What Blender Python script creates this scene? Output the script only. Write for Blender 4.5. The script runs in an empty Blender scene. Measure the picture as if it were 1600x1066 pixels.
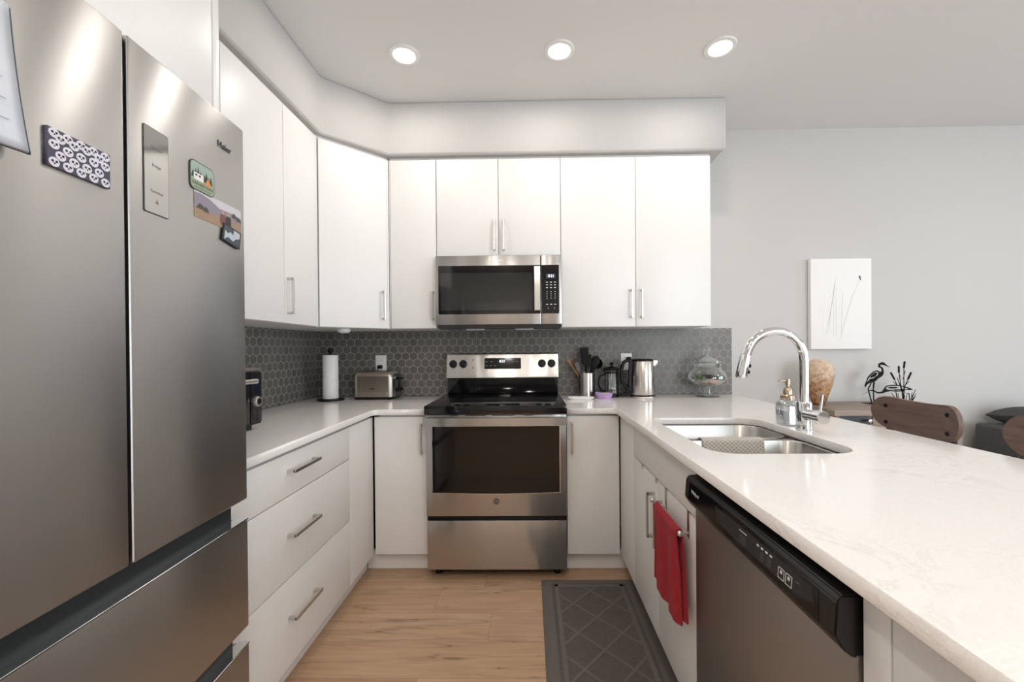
import bpy, bmesh, math, random
from mathutils import Vector, Matrix, Euler
from math import pi, sin, cos, radians
random.seed(7)
SC = bpy.context.scene
COL = SC.collection

# ------------------------------------------------------------------ camera
FPX, CX, CY, YAW, PITCH, ROLL = 647.12, 817.76, 548.79, .0144, -.0048, -.0085
cam_d = bpy.data.cameras.new('camera')
cam = bpy.data.objects.new('camera', cam_d); COL.objects.link(cam)
c, s = cos(YAW), sin(YAW)
R0 = Vector((c, s, 0)); F0 = Vector((-s, c, 0)); U0 = Vector((0, 0, 1))
c, s = cos(PITCH), sin(PITCH)
Fw = c*F0 + s*U0; Up = -s*F0 + c*U0
c, s = cos(ROLL), sin(ROLL)
R1 = c*R0 + s*Up; U1 = -s*R0 + c*Up
M = Matrix((R1, U1, -Fw)).transposed().to_4x4()
M.translation = Vector((.1836, -2.8953, 1.2389))
cam.matrix_world = M
cam_d.sensor_width = 36; cam_d.sensor_fit = 'HORIZONTAL'
cam_d.lens = FPX/1600*36
cam_d.shift_x = (800-CX)/1600; cam_d.shift_y = (CY-533)/1600
cam_d.clip_start = .02
SC.camera = cam

# ------------------------------------------------------------------ light
SC.view_settings.view_transform = 'Standard'
SC.view_settings.look = 'None'
SC.view_settings.exposure = 0.44
SC.view_settings.gamma = 1.0
SC.view_settings.use_curve_mapping = False
W = bpy.data.worlds.new('world'); SC.world = W; W.use_nodes = True
bg = W.node_tree.nodes['Background']
bg.inputs[0].default_value = (.78, .88, 1, 1); bg.inputs[1].default_value = 1.6

def area(name, loc, rot, sx, sy, power, color, spread=180):
    L = bpy.data.lights.new(name, 'AREA'); L.shape = 'RECTANGLE'; L.size = sx; L.size_y = sy
    L.energy = power; L.color = color; L.spread = radians(spread)
    o = bpy.data.objects.new(name, L); COL.objects.link(o); o.location = loc; o.rotation_euler = rot
    return o
DAY = (.88, .94, 1)
area('daylight_right_window', (5.62, -2.7, 1.4), (0, radians(90), 0), 2.1, 3.0, 46, DAY)
area('daylight_rear_window', (3.4, -5.95, 1.3), (radians(90), 0, 0), 2.5, 2.3, 100, DAY)
LAMP_POWER = 2.4
BACK_POWER = 9.0       # unseen lamps behind the viewpoint, partly added as fill, and over the living room
LAMP_COLOR = (1, .925, .85)

# ------------------------------------------------------------------ material helpers
def mat(name, color=(.8, .8, .8), rough=.5, metal=0, spec=.5, **kw):
    m = bpy.data.materials.new(name); m.use_nodes = True
    b = m.node_tree.nodes['Principled BSDF']
    b.inputs['Base Color'].default_value = (*color, 1)
    b.inputs['Roughness'].default_value = rough
    b.inputs['Metallic'].default_value = metal
    b.inputs['Specular IOR Level'].default_value = spec
    for k, v in kw.items():
        b.inputs[k.replace('_', ' ')].default_value = v
    return m
def srgb(r, g, b):
    f = lambda x: (x/255/12.92 if x/255 <= .04045 else ((x/255+.055)/1.055)**2.4)
    return (f(r), f(g), f(b))
class NT:
    def __init__(s, m):
        s.m = m; s.t = m.node_tree; s.b = s.t.nodes['Principled BSDF']
    def n(s, typ, **kw):
        nd = s.t.nodes.new(typ)
        for k, v in kw.items(): setattr(nd, k, v)
        return nd
    def l(s, a, b): s.t.links.new(a, b)
    def val(s, sock, v):
        if isinstance(v, (int, float)): sock.default_value = v
        elif isinstance(v, tuple): sock.default_value = v
        else: s.l(v, sock)
    def math(s, op, a, b=0.0, c=0.0):
        nd = s.n('ShaderNodeMath', operation=op)
        s.val(nd.inputs[0], a); s.val(nd.inputs[1], b); s.val(nd.inputs[2], c)
        return nd.outputs[0]
    def pos(s, kind='Object'):
        return s.n('ShaderNodeTexCoord').outputs[kind]
    def sep(s, v):
        nd = s.n('ShaderNodeSeparateXYZ'); s.l(v, nd.inputs[0]); return nd.outputs
    def comb(s, x, y, z=0.0):
        nd = s.n('ShaderNodeCombineXYZ')
        for i, v in enumerate((x, y, z)): s.val(nd.inputs[i], v)
        return nd.outputs[0]
    def scale(s, v, sc):
        nd = s.n('ShaderNodeMapping'); s.l(v, nd.inputs[0]); nd.inputs['Scale'].default_value = sc; return nd.outputs[0]
    def noise(s, v, scale=5, detail=4, rough=.5, dist=0):
        nd = s.n('ShaderNodeTexNoise'); s.l(v, nd.inputs['Vector']); nd.inputs['Scale'].default_value = scale
        nd.inputs['Detail'].default_value = detail; nd.inputs['Roughness'].default_value = rough; nd.inputs['Distortion'].default_value = dist
        return nd.outputs[0]
    def ramp(s, f, stops):
        nd = s.n('ShaderNodeValToRGB'); s.l(f, nd.inputs[0]); e = nd.color_ramp.elements
        while len(e) < len(stops): e.new(.5)
        for el, (p, c) in zip(e, stops):
            el.position = p; el.color = (*c, 1) if isinstance(c, tuple) else (c, c, c, 1)
        return nd.outputs[0]
    def mix(s, f, a, b, mode='MIX'):
        nd = s.n('ShaderNodeMix', data_type='RGBA', blend_type=mode)
        s.val(nd.inputs[0], f)
        for i, v in ((6, a), (7, b)):
            if isinstance(v, tuple): nd.inputs[i].default_value = (*v[:3], 1)
            else: s.l(v, nd.inputs[i])
        return nd.outputs[2]
    def bump(s, h, strength=.2, dist=.01):
        nd = s.n('ShaderNodeBump'); s.l(h, nd.inputs['Height']); nd.inputs['Strength'].default_value = strength
        nd.inputs['Distance'].default_value = dist; s.l(nd.outputs[0], s.b.inputs['Normal'])
    def color(s, c): s.l(c, s.b.inputs['Base Color'])
    def rough(s, c): s.l(c, s.b.inputs['Roughness'])

def noisy(name, c1, c2, rough, scale=30, bump=.1, bdist=.002, stretch=(1, 1, 1), metal=0, **kw):
    m = mat(name, c1, rough, metal, **kw); t = NT(m)
    v = t.scale(t.pos(), stretch); f = t.noise(v, scale, 4)
    t.color(t.ramp(f, [(.3, c1), (.7, c2)]))
    if bump: t.bump(f, bump, bdist)
    return m

PAINT = noisy('wall_paint', srgb(202, 200, 197), srgb(205, 203, 200), .85, 180, .05, .001)
CEIL = noisy('ceiling_paint', srgb(228, 228, 227), srgb(231, 231, 230), .9, 160, .05, .001)
CAB = noisy('white_cabinet_laminate', srgb(235, 234, 232), srgb(238, 237, 235), .36, 60, .03, .0006, (9, 9, .4))
CABIN = mat('cabinet_interior', srgb(225, 222, 216), .6)
TRIMW = mat('white_trim_paint', srgb(238, 237, 234), .4)
BLACKP = mat('black_plastic', (.006, .006, .007), .4, 0, .28)
BLACKG = mat('black_glass', (.004, .004, .005), .06, 0, .6)
RUBBER = mat('black_rubber', (.015, .015, .015), .7)
DARK = mat('dark_recess', (.01, .012, .013), .5)
CHROME = mat('chrome', (.82, .83, .84), .06, 1)
NICKEL = mat('brushed_nickel', (.62, .60, .57), .3, 1)
WHITEP = mat('white_plastic', srgb(240, 240, 238), .35)
WHITEINK = mat('white_ink', (.75, .75, .75), .5)
GREYINK = mat('grey_ink', (.18, .18, .19), .5)

def steel(name, base, rough=.27, aniso=.75, rot=0.25, streak=(1, 1, 90), var=1, wave=0):  # brushed metal
    m = mat(name, base, rough, 1); t = NT(m)
    t.b.inputs['Anisotropic'].default_value = aniso
    t.b.inputs['Anisotropic Rotation'].default_value = rot
    tg = t.n('ShaderNodeTangent', direction_type='RADIAL', axis='Z'); t.l(tg.outputs[0], t.b.inputs['Tangent'])
    f = t.noise(t.scale(t.pos(), streak), 9, 5, .7)
    r = t.n('ShaderNodeMapRange'); t.l(f, r.inputs[0]); r.inputs[3].default_value = rough-.01*var; r.inputs[4].default_value = rough+.015*var+.001
    t.rough(r.outputs[0])
    t.color(t.ramp(f, [(.3, tuple(x*.985 for x in base)), (.7, base)]))
    if wave:
        t.bump(t.noise(t.scale(t.pos(), (1, 1, .25)), 9, 1), wave, .004)
    return m
STEEL = steel('brushed_steel', (.50, .49, .48), .25, wave=.9)
STEELF = steel('brushed_steel_fridge', (.475, .468, .46), .31, .85, .25, (1, 1, 90), 0)
STEELD = steel('brushed_steel_dishwasher', (.42, .39, .365), .40, .6, .25, (1, 1, 90), 0)
STEELS = steel('sink_steel', (.48, .465, .44), .28, .3, .25, (1, 60, 1))

def hexmat(name, along):
    m = mat(name, (.1, .1, .1), .4); t = NT(m)
    P = t.sep(t.n('ShaderNodeNewGeometry').outputs['Position'])
    p = .0553
    a = P[0] if along == 'x' else P[1]
    x = t.math('ADD', t.math('DIVIDE', t.math('SUBTRACT', a, 1.5845), p), 1000.0)
    y = t.math('ADD', t.math('DIVIDE', t.math('SUBTRACT', P[2], 1.339), p), .8660254+1.7320508*100)
    def cell(ox, oy):
        u = t.math('SUBTRACT', t.math('MODULO', t.math('SUBTRACT', x, ox), 1.0), .5)
        v = t.math('SUBTRACT', t.math('MODULO', t.math('SUBTRACT', y, oy), 1.7320508), .8660254)
        d = t.math('ADD', t.math('MULTIPLY', u, u), t.math('MULTIPLY', v, v))
        return u, v, d
    u1, v1, d1 = cell(0, 0); u2, v2, d2 = cell(.5, .8660254)
    k = t.math('LESS_THAN', d1, d2)
    def sel(a, b):
        return t.math('ADD', t.math('MULTIPLY', a, k), t.math('MULTIPLY', b, t.math('SUBTRACT', 1.0, k)))
    u = sel(u1, u2); v = sel(v1, v2)
    au = t.math('ABSOLUTE', u); av = t.math('ABSOLUTE', v)
    e = t.math('MAXIMUM', au, t.math('ADD', t.math('MULTIPLY', au, .5), t.math('MULTIPLY', av, .8660254)))
    mask = t.n('ShaderNodeMapRange'); t.l(e, mask.inputs[0]); mask.inputs[1].default_value = .465; mask.inputs[2].default_value = .48
    g = mask.outputs[0]
    wn = t.n('ShaderNodeTexWhiteNoise'); t.l(t.comb(t.math('ROUND', t.math('SUBTRACT', x, u)), t.math('ROUND', t.math('MULTIPLY', t.math('SUBTRACT', y, v), 2.0))), wn.inputs['Vector'])
    tile = t.ramp(wn.outputs[0], [(0, srgb(96, 93, 89)), (1, srgb(110, 107, 102))])
    cl = t.noise(t.n('ShaderNodeNewGeometry').outputs['Position'], 60, 3)
    tile = t.mix(t.math('MULTIPLY', cl, .25), tile, srgb(112, 109, 104))
    t.color(t.mix(g, tile, srgb(176, 172, 165)))
    t.rough(t.math('ADD', t.math('MULTIPLY', g, .4), .38))
    t.bump(t.math('SUBTRACT', 1.0, g), .5, .0015)
    return m
HEXB = hexmat('grey_hexagon_tile', 'x')
HEXL = hexmat('grey_hexagon_tile_side', 'y')

def floormat():
    m = mat('oak_laminate', (.5, .35, .2), .42); t = NT(m)
    P = t.n('ShaderNodeNewGeometry').outputs['Position']; S = t.sep(P)
    wd = .1925
    yy = t.math('DIVIDE', t.math('ADD', S[1], 10.0+.20), wd)
    row = t.math('FLOOR', yy); fy = t.math('FRACT', yy)
    wn = t.n('ShaderNodeTexWhiteNoise', noise_dimensions='1D'); t.l(row, wn.inputs['W'])
    xx = t.math('DIVIDE', t.math('ADD', S[0], t.math('ADD', t.math('MULTIPLY', wn.outputs[0], 1.3), 20.35)), 1.3)
    colm = t.math('FLOOR', xx); fx = t.math('FRACT', xx)
    ey = t.math('MULTIPLY', t.math('MINIMUM', fy, t.math('SUBTRACT', 1.0, fy)), wd)
    ex = t.math('MULTIPLY', t.math('MINIMUM', fx, t.math('SUBTRACT', 1.0, fx)), 1.3)
    seam = t.math('LESS_THAN', t.math('MINIMUM', ex, ey), .0009)
    pid = t.n('ShaderNodeTexWhiteNoise'); t.l(t.comb(row, colm), pid.inputs['Vector'])
    off = t.math('MULTIPLY', pid.outputs[0], 37.0)
    gv = t.comb(t.math('ADD', S[0], off), t.math('MULTIPLY', S[1], 9.0), off)
    g1 = t.noise(gv, 3.2, 6, .62, .6)
    fine = t.noise(t.comb(t.math('MULTIPLY', S[0], 1.5), t.math('MULTIPLY', S[1], 60.0), off), 5, 4, .6)
    base = t.ramp(g1, [(.25, srgb(168, 134, 106)), (.5, srgb(188, 155, 126)), (.75, srgb(204, 174, 146))])
    base = t.mix(t.math('MULTIPLY', fine, .5), base, srgb(180, 147, 117))
    base = t.mix(.22, base, t.ramp(pid.outputs[0], [(0, srgb(172, 138, 108)), (1, srgb(216, 188, 158))]))
    # dark cracks running along the plank
    wv = t.comb(t.math('ADD', S[0], off), t.math('MULTIPLY', S[1], 11.0), off)
    cr = t.noise(wv, 1.0, 4, .5, .5)
    line = t.math('LESS_THAN', t.math('ABSOLUTE', t.math('SUBTRACT', cr, .5)), .004)
    gate = t.noise(t.comb(t.math('ADD', S[0], off), t.math('MULTIPLY', S[1], 2.0), off), 2.2, 2)
    line = t.math('MULTIPLY', line, t.math('GREATER_THAN', gate, .54))
    soft = t.n('ShaderNodeMapRange'); t.l(t.math('ABSOLUTE', t.math('SUBTRACT', cr, .5)), soft.inputs[0])
    soft.inputs[1].default_value = 0; soft.inputs[2].default_value = .035; soft.inputs[3].default_value = .5; soft.inputs[4].default_value = 0
    base = t.mix(t.math('MULTIPLY', soft.outputs[0], gate), base, srgb(120, 98, 76))
    base = t.mix(t.math('MULTIPLY', line, .6), base, srgb(98, 80, 62))
    vo = t.n('ShaderNodeTexVoronoi'); t.l(t.comb(t.math('ADD', S[0], off), t.math('MULTIPLY', S[1], 1.6)), vo.inputs['Vector']); vo.inputs['Scale'].default_value = 2.2
    kn = t.n('ShaderNodeMapRange'); t.l(t.math('ADD', vo.outputs['Distance'], t.math('MULTIPLY', fine, .04)), kn.inputs[0])
    kn.inputs[1].default_value = .02; kn.inputs[2].default_value = .07; kn.inputs[3].default_value = .75; kn.inputs[4].default_value = 0
    base = t.mix(kn.outputs[0], base, srgb(92, 72, 54))
    base = t.mix(t.math('MULTIPLY', seam, .55), base, srgb(96, 74, 54))
    t.color(base)
    t.bump(t.math('SUBTRACT', t.math('MULTIPLY', fine, .3), seam), .25, .001)
    return m
FLOOR = floormat()

def quartz():
    m = mat('white_quartz', (.8, .78, .76), .13); t = NT(m)
    P = t.n('ShaderNodeNewGeometry').outputs['Position']
    n1 = t.noise(P, 6, 7, .65, 1.6); n2 = t.noise(P, 260, 2)
    vein = t.n('ShaderNodeMapRange'); t.l(t.math('ABSOLUTE', t.math('SUBTRACT', n1, .5)), vein.inputs[0])
    vein.inputs[1].default_value = 0; vein.inputs[2].default_value = .03; vein.inputs[3].default_value = .35; vein.inputs[4].default_value = 0
    gate = t.ramp(t.noise(P, 2.5, 2), [(.45, 0.0), (.7, 1.0)])
    base = t.ramp(n2, [(.3, srgb(238, 236, 234)), (.7, srgb(245, 243, 241))])
    t.color(t.mix(t.math('MULTIPLY', vein.outputs[0], gate), base, srgb(196, 192, 188)))
    return m
QUARTZ = quartz()

def wood(name, c1, c2, scale=6, stretch=(1, 12, 12), rough=.5):
    m = mat(name, c1, rough); t = NT(m)
    f = t.noise(t.scale(t.pos(), stretch), scale, 6, .6, .5)
    t.color(t.ramp(f, [(.3, c1), (.7, c2)])); t.bump(f, .1, .001)
    return m

def glass(name, tint=(1, 1, 1), rough=0.0, f=1.45, thick=.0):
    # thin clear pane / vessel: fresnel mix of transparent and glossy
    m = bpy.data.materials.new(name); m.use_nodes = True; nt = m.node_tree; nt.nodes.clear()
    o = nt.nodes.new('ShaderNodeOutputMaterial'); mx = nt.nodes.new('ShaderNodeMixShader')
    tr = nt.nodes.new('ShaderNodeBsdfTransparent'); gl = nt.nodes.new('ShaderNodeBsdfGlossy')
    lw = nt.nodes.new('ShaderNodeLayerWeight'); mr = nt.nodes.new('ShaderNodeMapRange')
    tr.inputs[0].default_value = (*tint, 1); gl.inputs[0].default_value = (.95, .97, .98, 1); gl.inputs['Roughness'].default_value = max(rough, .03)
    lw.inputs[0].default_value = .5
    nt.links.new(lw.outputs['Facing'], mr.inputs[0])
    mr.inputs[1].default_value = 0; mr.inputs[2].default_value = 1; mr.inputs[3].default_value = .045+thick; mr.inputs[4].default_value = .75+thick*.5
    nt.links.new(mr.outputs[0], mx.inputs[0]); nt.links.new(tr.outputs[0], mx.inputs[1]); nt.links.new(gl.outputs[0], mx.inputs[2])
    nt.links.new(mx.outputs[0], o.inputs[0])
    return m
GLASS = glass('clear_glass', (.96, .975, .97))
PANE = glass('window_glass', (.97, .98, .98))

def emis(name, color, strength):
    m = mat(name, color, .5)
    b = m.node_tree.nodes['Principled BSDF']
    b.inputs['Emission Color'].default_value = (*color, 1); b.inputs['Emission Strength'].default_value = strength
    return m

# ------------------------------------------------------------------ mesh helpers
def tag(o, label=None, cat=None, group=None, kind=None):
    if label: o['label'] = label
    if cat: o['category'] = cat
    if group: o['group'] = group
    if kind: o['kind'] = kind
    return o
def thing(name, label, cat, loc=(0, 0, 0), rotz=0, group=None):
    o = bpy.data.objects.new(name, None); COL.objects.link(o)
    o.location = loc; o.rotation_euler = (0, 0, rotz); o.empty_display_size = .05
    return tag(o, label, cat, group)

class MB:
    def __init__(s): s.bm = bmesh.new(); s.mi = 0
    def _new(s, fn):
        n0 = set(s.bm.faces); fn()
        for f in s.bm.faces:
            if f not in n0: f.material_index = s.mi
        return s
    def box(s, x0, x1, y0, y1, z0, z1, bev=0.0, seg=2, rot=None, piv=None):
        def fn():
            v = [s.bm.verts.new((x, y, z)) for x in (x0, x1) for y in (y0, y1) for z in (z0, z1)]
            fs = [(0, 1, 3, 2), (4, 6, 7, 5), (0, 4, 5, 1), (2, 3, 7, 6), (0, 2, 6, 4), (1, 5, 7, 3)]
            fl = [s.bm.faces.new([v[i] for i in f]) for f in fs]
            geo = v
            if bev > 0:
                ed = list({e for f in fl for e in f.edges})
                r = bmesh.ops.bevel(s.bm, geom=ed, offset=bev, segments=seg, profile=.6, affect='EDGES')
                geo = list({v for f in r['faces'] for v in f.verts})
            if rot is not None:
                bmesh.ops.rotate(s.bm, verts=geo, cent=piv or ((x0+x1)/2, (y0+y1)/2, (z0+z1)/2), matrix=Euler(rot).to_matrix())
        return s._new(fn)
    def prism(s, pts, axis, a, b):
        """pts: 2D outline, extruded along axis from a to b; axis 'z': (x,y); 'y': (x,z); 'x': (y,z)"""
        def P(p, t): return {'z': (p[0], p[1], t), 'y': (p[0], t, p[1]), 'x': (t, p[0], p[1])}[axis]
        def fn():
            A = [s.bm.verts.new(P(p, a)) for p in pts]; B = [s.bm.verts.new(P(p, b)) for p in pts]
            s.bm.faces.new(A); s.bm.faces.new(B[::-1])
            n = len(pts)
            for i in range(n): s.bm.faces.new((A[i], A[(i+1) % n], B[(i+1) % n], B[i]))
        return s._new(fn)
    def lathe(s, prof, c=(0, 0), seg=40, axis='z', closed=False, mtx=None):
        """prof: list of (r, h)"""
        def fn():
            rings = []
            for r, h in prof:
                if r < 1e-6:
                    rings.append([s._v(0, 0, h, c, axis, mtx)])
                else:
                    rings.append([s._v(r*cos(2*pi*i/seg), r*sin(2*pi*i/seg), h, c, axis, mtx) for i in range(seg)])
            for A, B in zip(rings, rings[1:]):
                for i in range(seg):
                    j = (i+1) % seg
                    if len(A) == 1 and len(B) == 1: continue
                    if len(A) == 1: s.bm.faces.new((A[0], B[i], B[j]))
                    elif len(B) == 1: s.bm.faces.new((A[i], A[j], B[0]))
                    else: s.bm.faces.new((A[i], A[j], B[j], B[i]))
            if closed:
                for R in (rings[0], rings[-1]):
                    if len(R) > 2: s.bm.faces.new(R)
        return s._new(fn)
    def _v(s, x, y, h, c, axis, mtx):
        p = {'z': Vector((x+c[0], y+c[1], h)), 'y': Vector((x+c[0], h, y+c[1])), 'x': Vector((h, x+c[0], y+c[1]))}[axis]
        if mtx is not None: p = mtx @ p
        return s.bm.verts.new(p)
    def cyl(s, p0, p1, r0, r1=None, seg=20):
        r1 = r0 if r1 is None else r1
        return s.tube([p0, p1], [r0, r1], seg)
    def tube(s, pts, r, seg=12, cap=True, sx=1.0):
        """tube through pts; r number or list; sx flattens sideways"""
        pts = [Vector(p) for p in pts]; n = len(pts)
        rr = r if isinstance(r, (list, tuple)) else [r]*n
        def fn():
            rings = []; nrm = None
            for i, p in enumerate(pts):
                t = (pts[min(i+1, n-1)]-pts[max(i-1, 0)]).normalized()
                if nrm is None:
                    a = Vector((0, 0, 1)) if abs(t.z) < .9 else Vector((1, 0, 0)); nrm = t.cross(a).normalized()
                else:
                    nrm = (nrm - t*nrm.dot(t)).normalized()
                b = t.cross(nrm)
                rings.append([s.bm.verts.new(p+(nrm*cos(2*pi*k/seg)*sx+b*sin(2*pi*k/seg))*rr[i]) for k in range(seg)])
            for A, B in zip(rings, rings[1:]):
                for k in range(seg): s.bm.faces.new((A[k], A[(k+1) % seg], B[(k+1) % seg], B[k]))
            if cap: s.bm.faces.new(rings[0][::-1]); s.bm.faces.new(rings[-1])
        return s._new(fn)
    def sphere(s, c, r, sc=(1, 1, 1), seg=16, rings=10):
        def fn():
            m = Matrix.Translation(c) @ Matrix.Diagonal((r*sc[0], r*sc[1], r*sc[2], 1))
            bmesh.ops.create_uvsphere(s.bm, u_segments=seg, v_segments=rings, radius=1, matrix=m)
        return s._new(fn)
    def build(s, name, mats, parent=None, loc=None, rotz=None, smooth=True, ang=32):
        bm = s.bm
        bmesh.ops.recalc_face_normals(bm, faces=bm.faces)
        if smooth:
            for f in bm.faces: f.smooth = True
            for e in bm.edges:
                if len(e.link_faces) == 2 and e.calc_face_angle(0) > radians(ang): e.smooth = False
        me = bpy.data.meshes.new(name); bm.to_mesh(me); bm.free()
        for m in (mats if isinstance(mats, (list, tuple)) else [mats]): me.materials.append(m)
        o = bpy.data.objects.new(name, me); COL.objects.link(o)
        if parent: o.parent = parent
        if loc: o.location = loc
        if rotz: o.rotation_euler = (0, 0, rotz)
        return o

def rrect(x0, x1, y0, y1, r, n=6):
    """rounded rectangle; r number or 4 radii (x1y1, x0y1, x0y0, x1y0)"""
    rs = r if isinstance(r, (list, tuple)) else [r]*4
    out = []
    for (cx, cy, sx, sy, a0), q in zip(((x1, y1, -1, -1, 0), (x0, y1, 1, -1, 90), (x0, y0, 1, 1, 180), (x1, y0, -1, 1, 270)), rs):
        for i in range(n+1):
            a = radians(a0+90*i/n)
            out.append((cx+sx*q+q*cos(a), cy+sy*q+q*sin(a)))
    return out

def curve_mesh(name, cu, m, parent=None, loc=(0, 0, 0), rot=(0, 0, 0), sx=1.0):
    tmp = bpy.data.objects.new('tmp', cu); COL.objects.link(tmp)
    dg = bpy.context.evaluated_depsgraph_get()
    me = bpy.data.meshes.new_from_object(tmp.evaluated_get(dg)); me.name = name
    bpy.data.objects.remove(tmp); bpy.data.curves.remove(cu)
    me.materials.clear(); me.materials.append(m)
    me.transform(Matrix.Translation(loc) @ Euler(rot).to_matrix().to_4x4() @ Matrix.Diagonal((sx, 1, 1, 1)))
    o = bpy.data.objects.new(name, me); COL.objects.link(o)
    if parent: o.parent = parent
    return o
def plate(name, outlines, z0, z1, m, parent=None, bev=0.0, loc=(0, 0, 0), rot=(0, 0, 0)):
    cu = bpy.data.curves.new(name, 'CURVE'); cu.dimensions = '2D'; cu.fill_mode = 'BOTH'
    cu.extrude = (z1-z0)/2-bev; cu.bevel_depth = bev; cu.offset = -bev; cu.bevel_resolution = 1
    for pts in outlines:
        sp = cu.splines.new('POLY'); sp.points.add(len(pts)-1)
        for q, p in zip(sp.points, pts): q.co = (p[0], p[1], 0, 1)
        sp.use_cyclic_u = True
    off = Euler(rot).to_matrix() @ Vector((0, 0, (z0+z1)/2))
    return curve_mesh(name, cu, m, parent, Vector(loc)+off, rot)
def text(name, body, size, m, parent, loc, rot, ext=.0004, align='CENTER', sx=1.0):
    cu = bpy.data.curves.new(name, 'FONT'); cu.body = body; cu.size = size; cu.extrude = ext
    cu.align_x = align; cu.align_y = 'CENTER'; cu.resolution_u = 2
    return curve_mesh(name, cu, m, parent, loc, rot, sx)
FACE = (radians(90), 0, 0)      # text / plate standing up, facing local -y
def struct(o): o['kind'] = 'structure'; return o

# ------------------------------------------------------------------ the room
XW, XR, YR, H = -1.314, 5.5, -5.8, 2.743
struct(MB().box(XW-.15, XR+.15, YR-.15, .15, -.08, 0).build('floor', FLOOR))
struct(MB().box(XW-.15, XR+.15, YR-.15, .15, H, H+.1).build('ceiling', CEIL))
struct(MB().box(XW-.15, XR+.15, 0, .15, 0, H).build('wall_back', PAINT))
struct(MB().box(XW-.15, XW, YR, 0, 0, H).build('wall_left', PAINT))
w = MB()                                    # right wall with a window
w.box(XR, XR+.12, YR, -4.25, 0, H).box(XR, XR+.12, -1.15, 0, 0, H).box(XR, XR+.12, -4.25, -1.15, 0, .35).box(XR, XR+.12, -4.25, -1.15, 2.45, H)
struct(w.build('wall_right', PAINT))
w = MB()                                    # rear wall with a patio window
w.box(XW, 2.1, YR-.12, YR, 0, H).box(4.7, XR, YR-.12, YR, 0, H).box(2.1, 4.7, YR-.12, YR, 2.4, H).box(2.1, 4.7, YR-.12, YR, 0, .08)
struct(w.build('wall_rear', PAINT))
def window(name, x0, x1, z0, z1, mull, loc, rz):
    f = MB()
    for a, b, cc, d in ((x0, x1, z0, z0+.05), (x0, x1, z1-.05, z1), (x0, x0+.05, z0, z1), (x1-.05, x1, z0, z1)):
        f.box(a, b, -.03, .05, cc, d, .004)
    for q in mull: f.box(q-.03, q+.03, -.02, .05, z0, z1, .004)
    root = struct(f.build(name, TRIMW, None, loc, rz))
    g = MB().box(x0+.03, x1-.03, .008, .014, z0+.03, z1-.03).build('pane', PANE, root)
    return root
window('window_1', 0, 3.1, .35, 2.45, (1.55,), (XR+.03, -1.15, 0), -pi/2)
window('window_2', 0, 2.6, .08, 2.4, (1.3,), (2.1, YR-.05, 0), 0)
def door(name, x0, x1, y, loc=(0, 0, 0)):
    f = MB().box(x0-.08, x1+.08, y, y+.02, 0, 2.12, .003)
    root = struct(f.build(name, TRIMW, None, loc))
    d = MB().box(x0, x1, y+.02, y+.035, .01, 2.04, .003)
    for a, b in ((.12, .95), (1.05, 1.92)): d.box(x0+.1, x1-.1, y+.035, y+.042, a, b, .003)
    d.build('door_leaf', TRIMW, root)
    MB().lathe([(.0, 0), (.026, .0), (.026, .008), (.01, .012), (.01, .04), (.026, .05), (.02, .07), (0, .074)], (0, 0), 16, 'y').build('door_knob', NICKEL, root, (x1-.07, y+.035, 1.0))
    return root
door('door_1', -.75, .05, YR)
struct(MB().box(1.6, XR, -.014, 0, 0, .11, .003).build('baseboard_back', TRIMW))
struct(MB().box(XR-.014, XR, YR, 0, 0, .11, .003).build('baseboard_right', TRIMW))
struct(MB().box(.2, 2.05, YR, YR+.014, 0, .11, .003).build('baseboard_rear', TRIMW))

# soffit above the wall cabinets (drywall box that steps round the corner)
SZ = 2.428
sof = plate('trim_1', [[(XW, 0), (1.374, 0), (1.374, -.386), (-.662, -.386), (-.945, -.636), (-.945, -1.75), (-.665, -1.75), (-.665, -2.6), (XW, -2.6)]], SZ, H+.002, PAINT, None, .012)
struct(sof)
# tiled splashback
TT = 1.372
struct(MB().box(XW+.008, 1.5845, -.008, 0, .914, TT).build('trim_2', HEXB))
struct(MB().box(XW, XW+.008, -1.73, 0, .914, TT).build('trim_3', HEXL))

# ------------------------------------------------------------------ recessed lamps
LAMPM = emis('lamp_diffuser', (1, .93, .84), 9)
def lamp(x, y, label, power=None):
    t = thing('ceiling_light', label, 'ceiling light', (x, y, H), 0, 'round recessed ceiling lights')
    MB().lathe([(.052, -.001), (.056, -.008), (.074, -.006), (.077, 0)], seg=48).build('trim_ring', WHITEP, t)
    MB().lathe([(0, -.004), (.053, -.004), (.053, -.001), (0, -.001)], seg=48).build('diffuser', LAMPM, t)
    L = bpy.data.lights.new('lamp_light', 'AREA'); L.shape = 'DISK'; L.size = .1; L.energy = power or LAMP_POWER; L.color = LAMP_COLOR
    o = bpy.data.objects.new('lamp_light', L); COL.objects.link(o); o.parent = t; o.location = (0, 0, -.012)
lamp(-.44, -.79, 'round recessed ceiling light nearest the fridge, leftmost of three')
lamp(.347, -.80, 'round recessed ceiling light above the range, middle of three')
lamp(1.152, -.80, 'round recessed ceiling light above the sink, rightmost of three')
for x, y, k in ((-.2, -2.9, .65), (1.0, -2.9, .2), (.35, -3.6, 1.1), (-.2, -4.6, 1), (1.2, -4.6, 1)): lamp(x, y, 'unseen round recessed ceiling light behind the viewpoint, serving as fill light', BACK_POWER*k)  # first pair inferred from fridge reflections, rest added to brighten counters and base cabinets
for x, y in ((3.2, -1.6), (3.2, -3.6)): lamp(x, y, 'round recessed ceiling light over the living room', 3.5)

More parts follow.
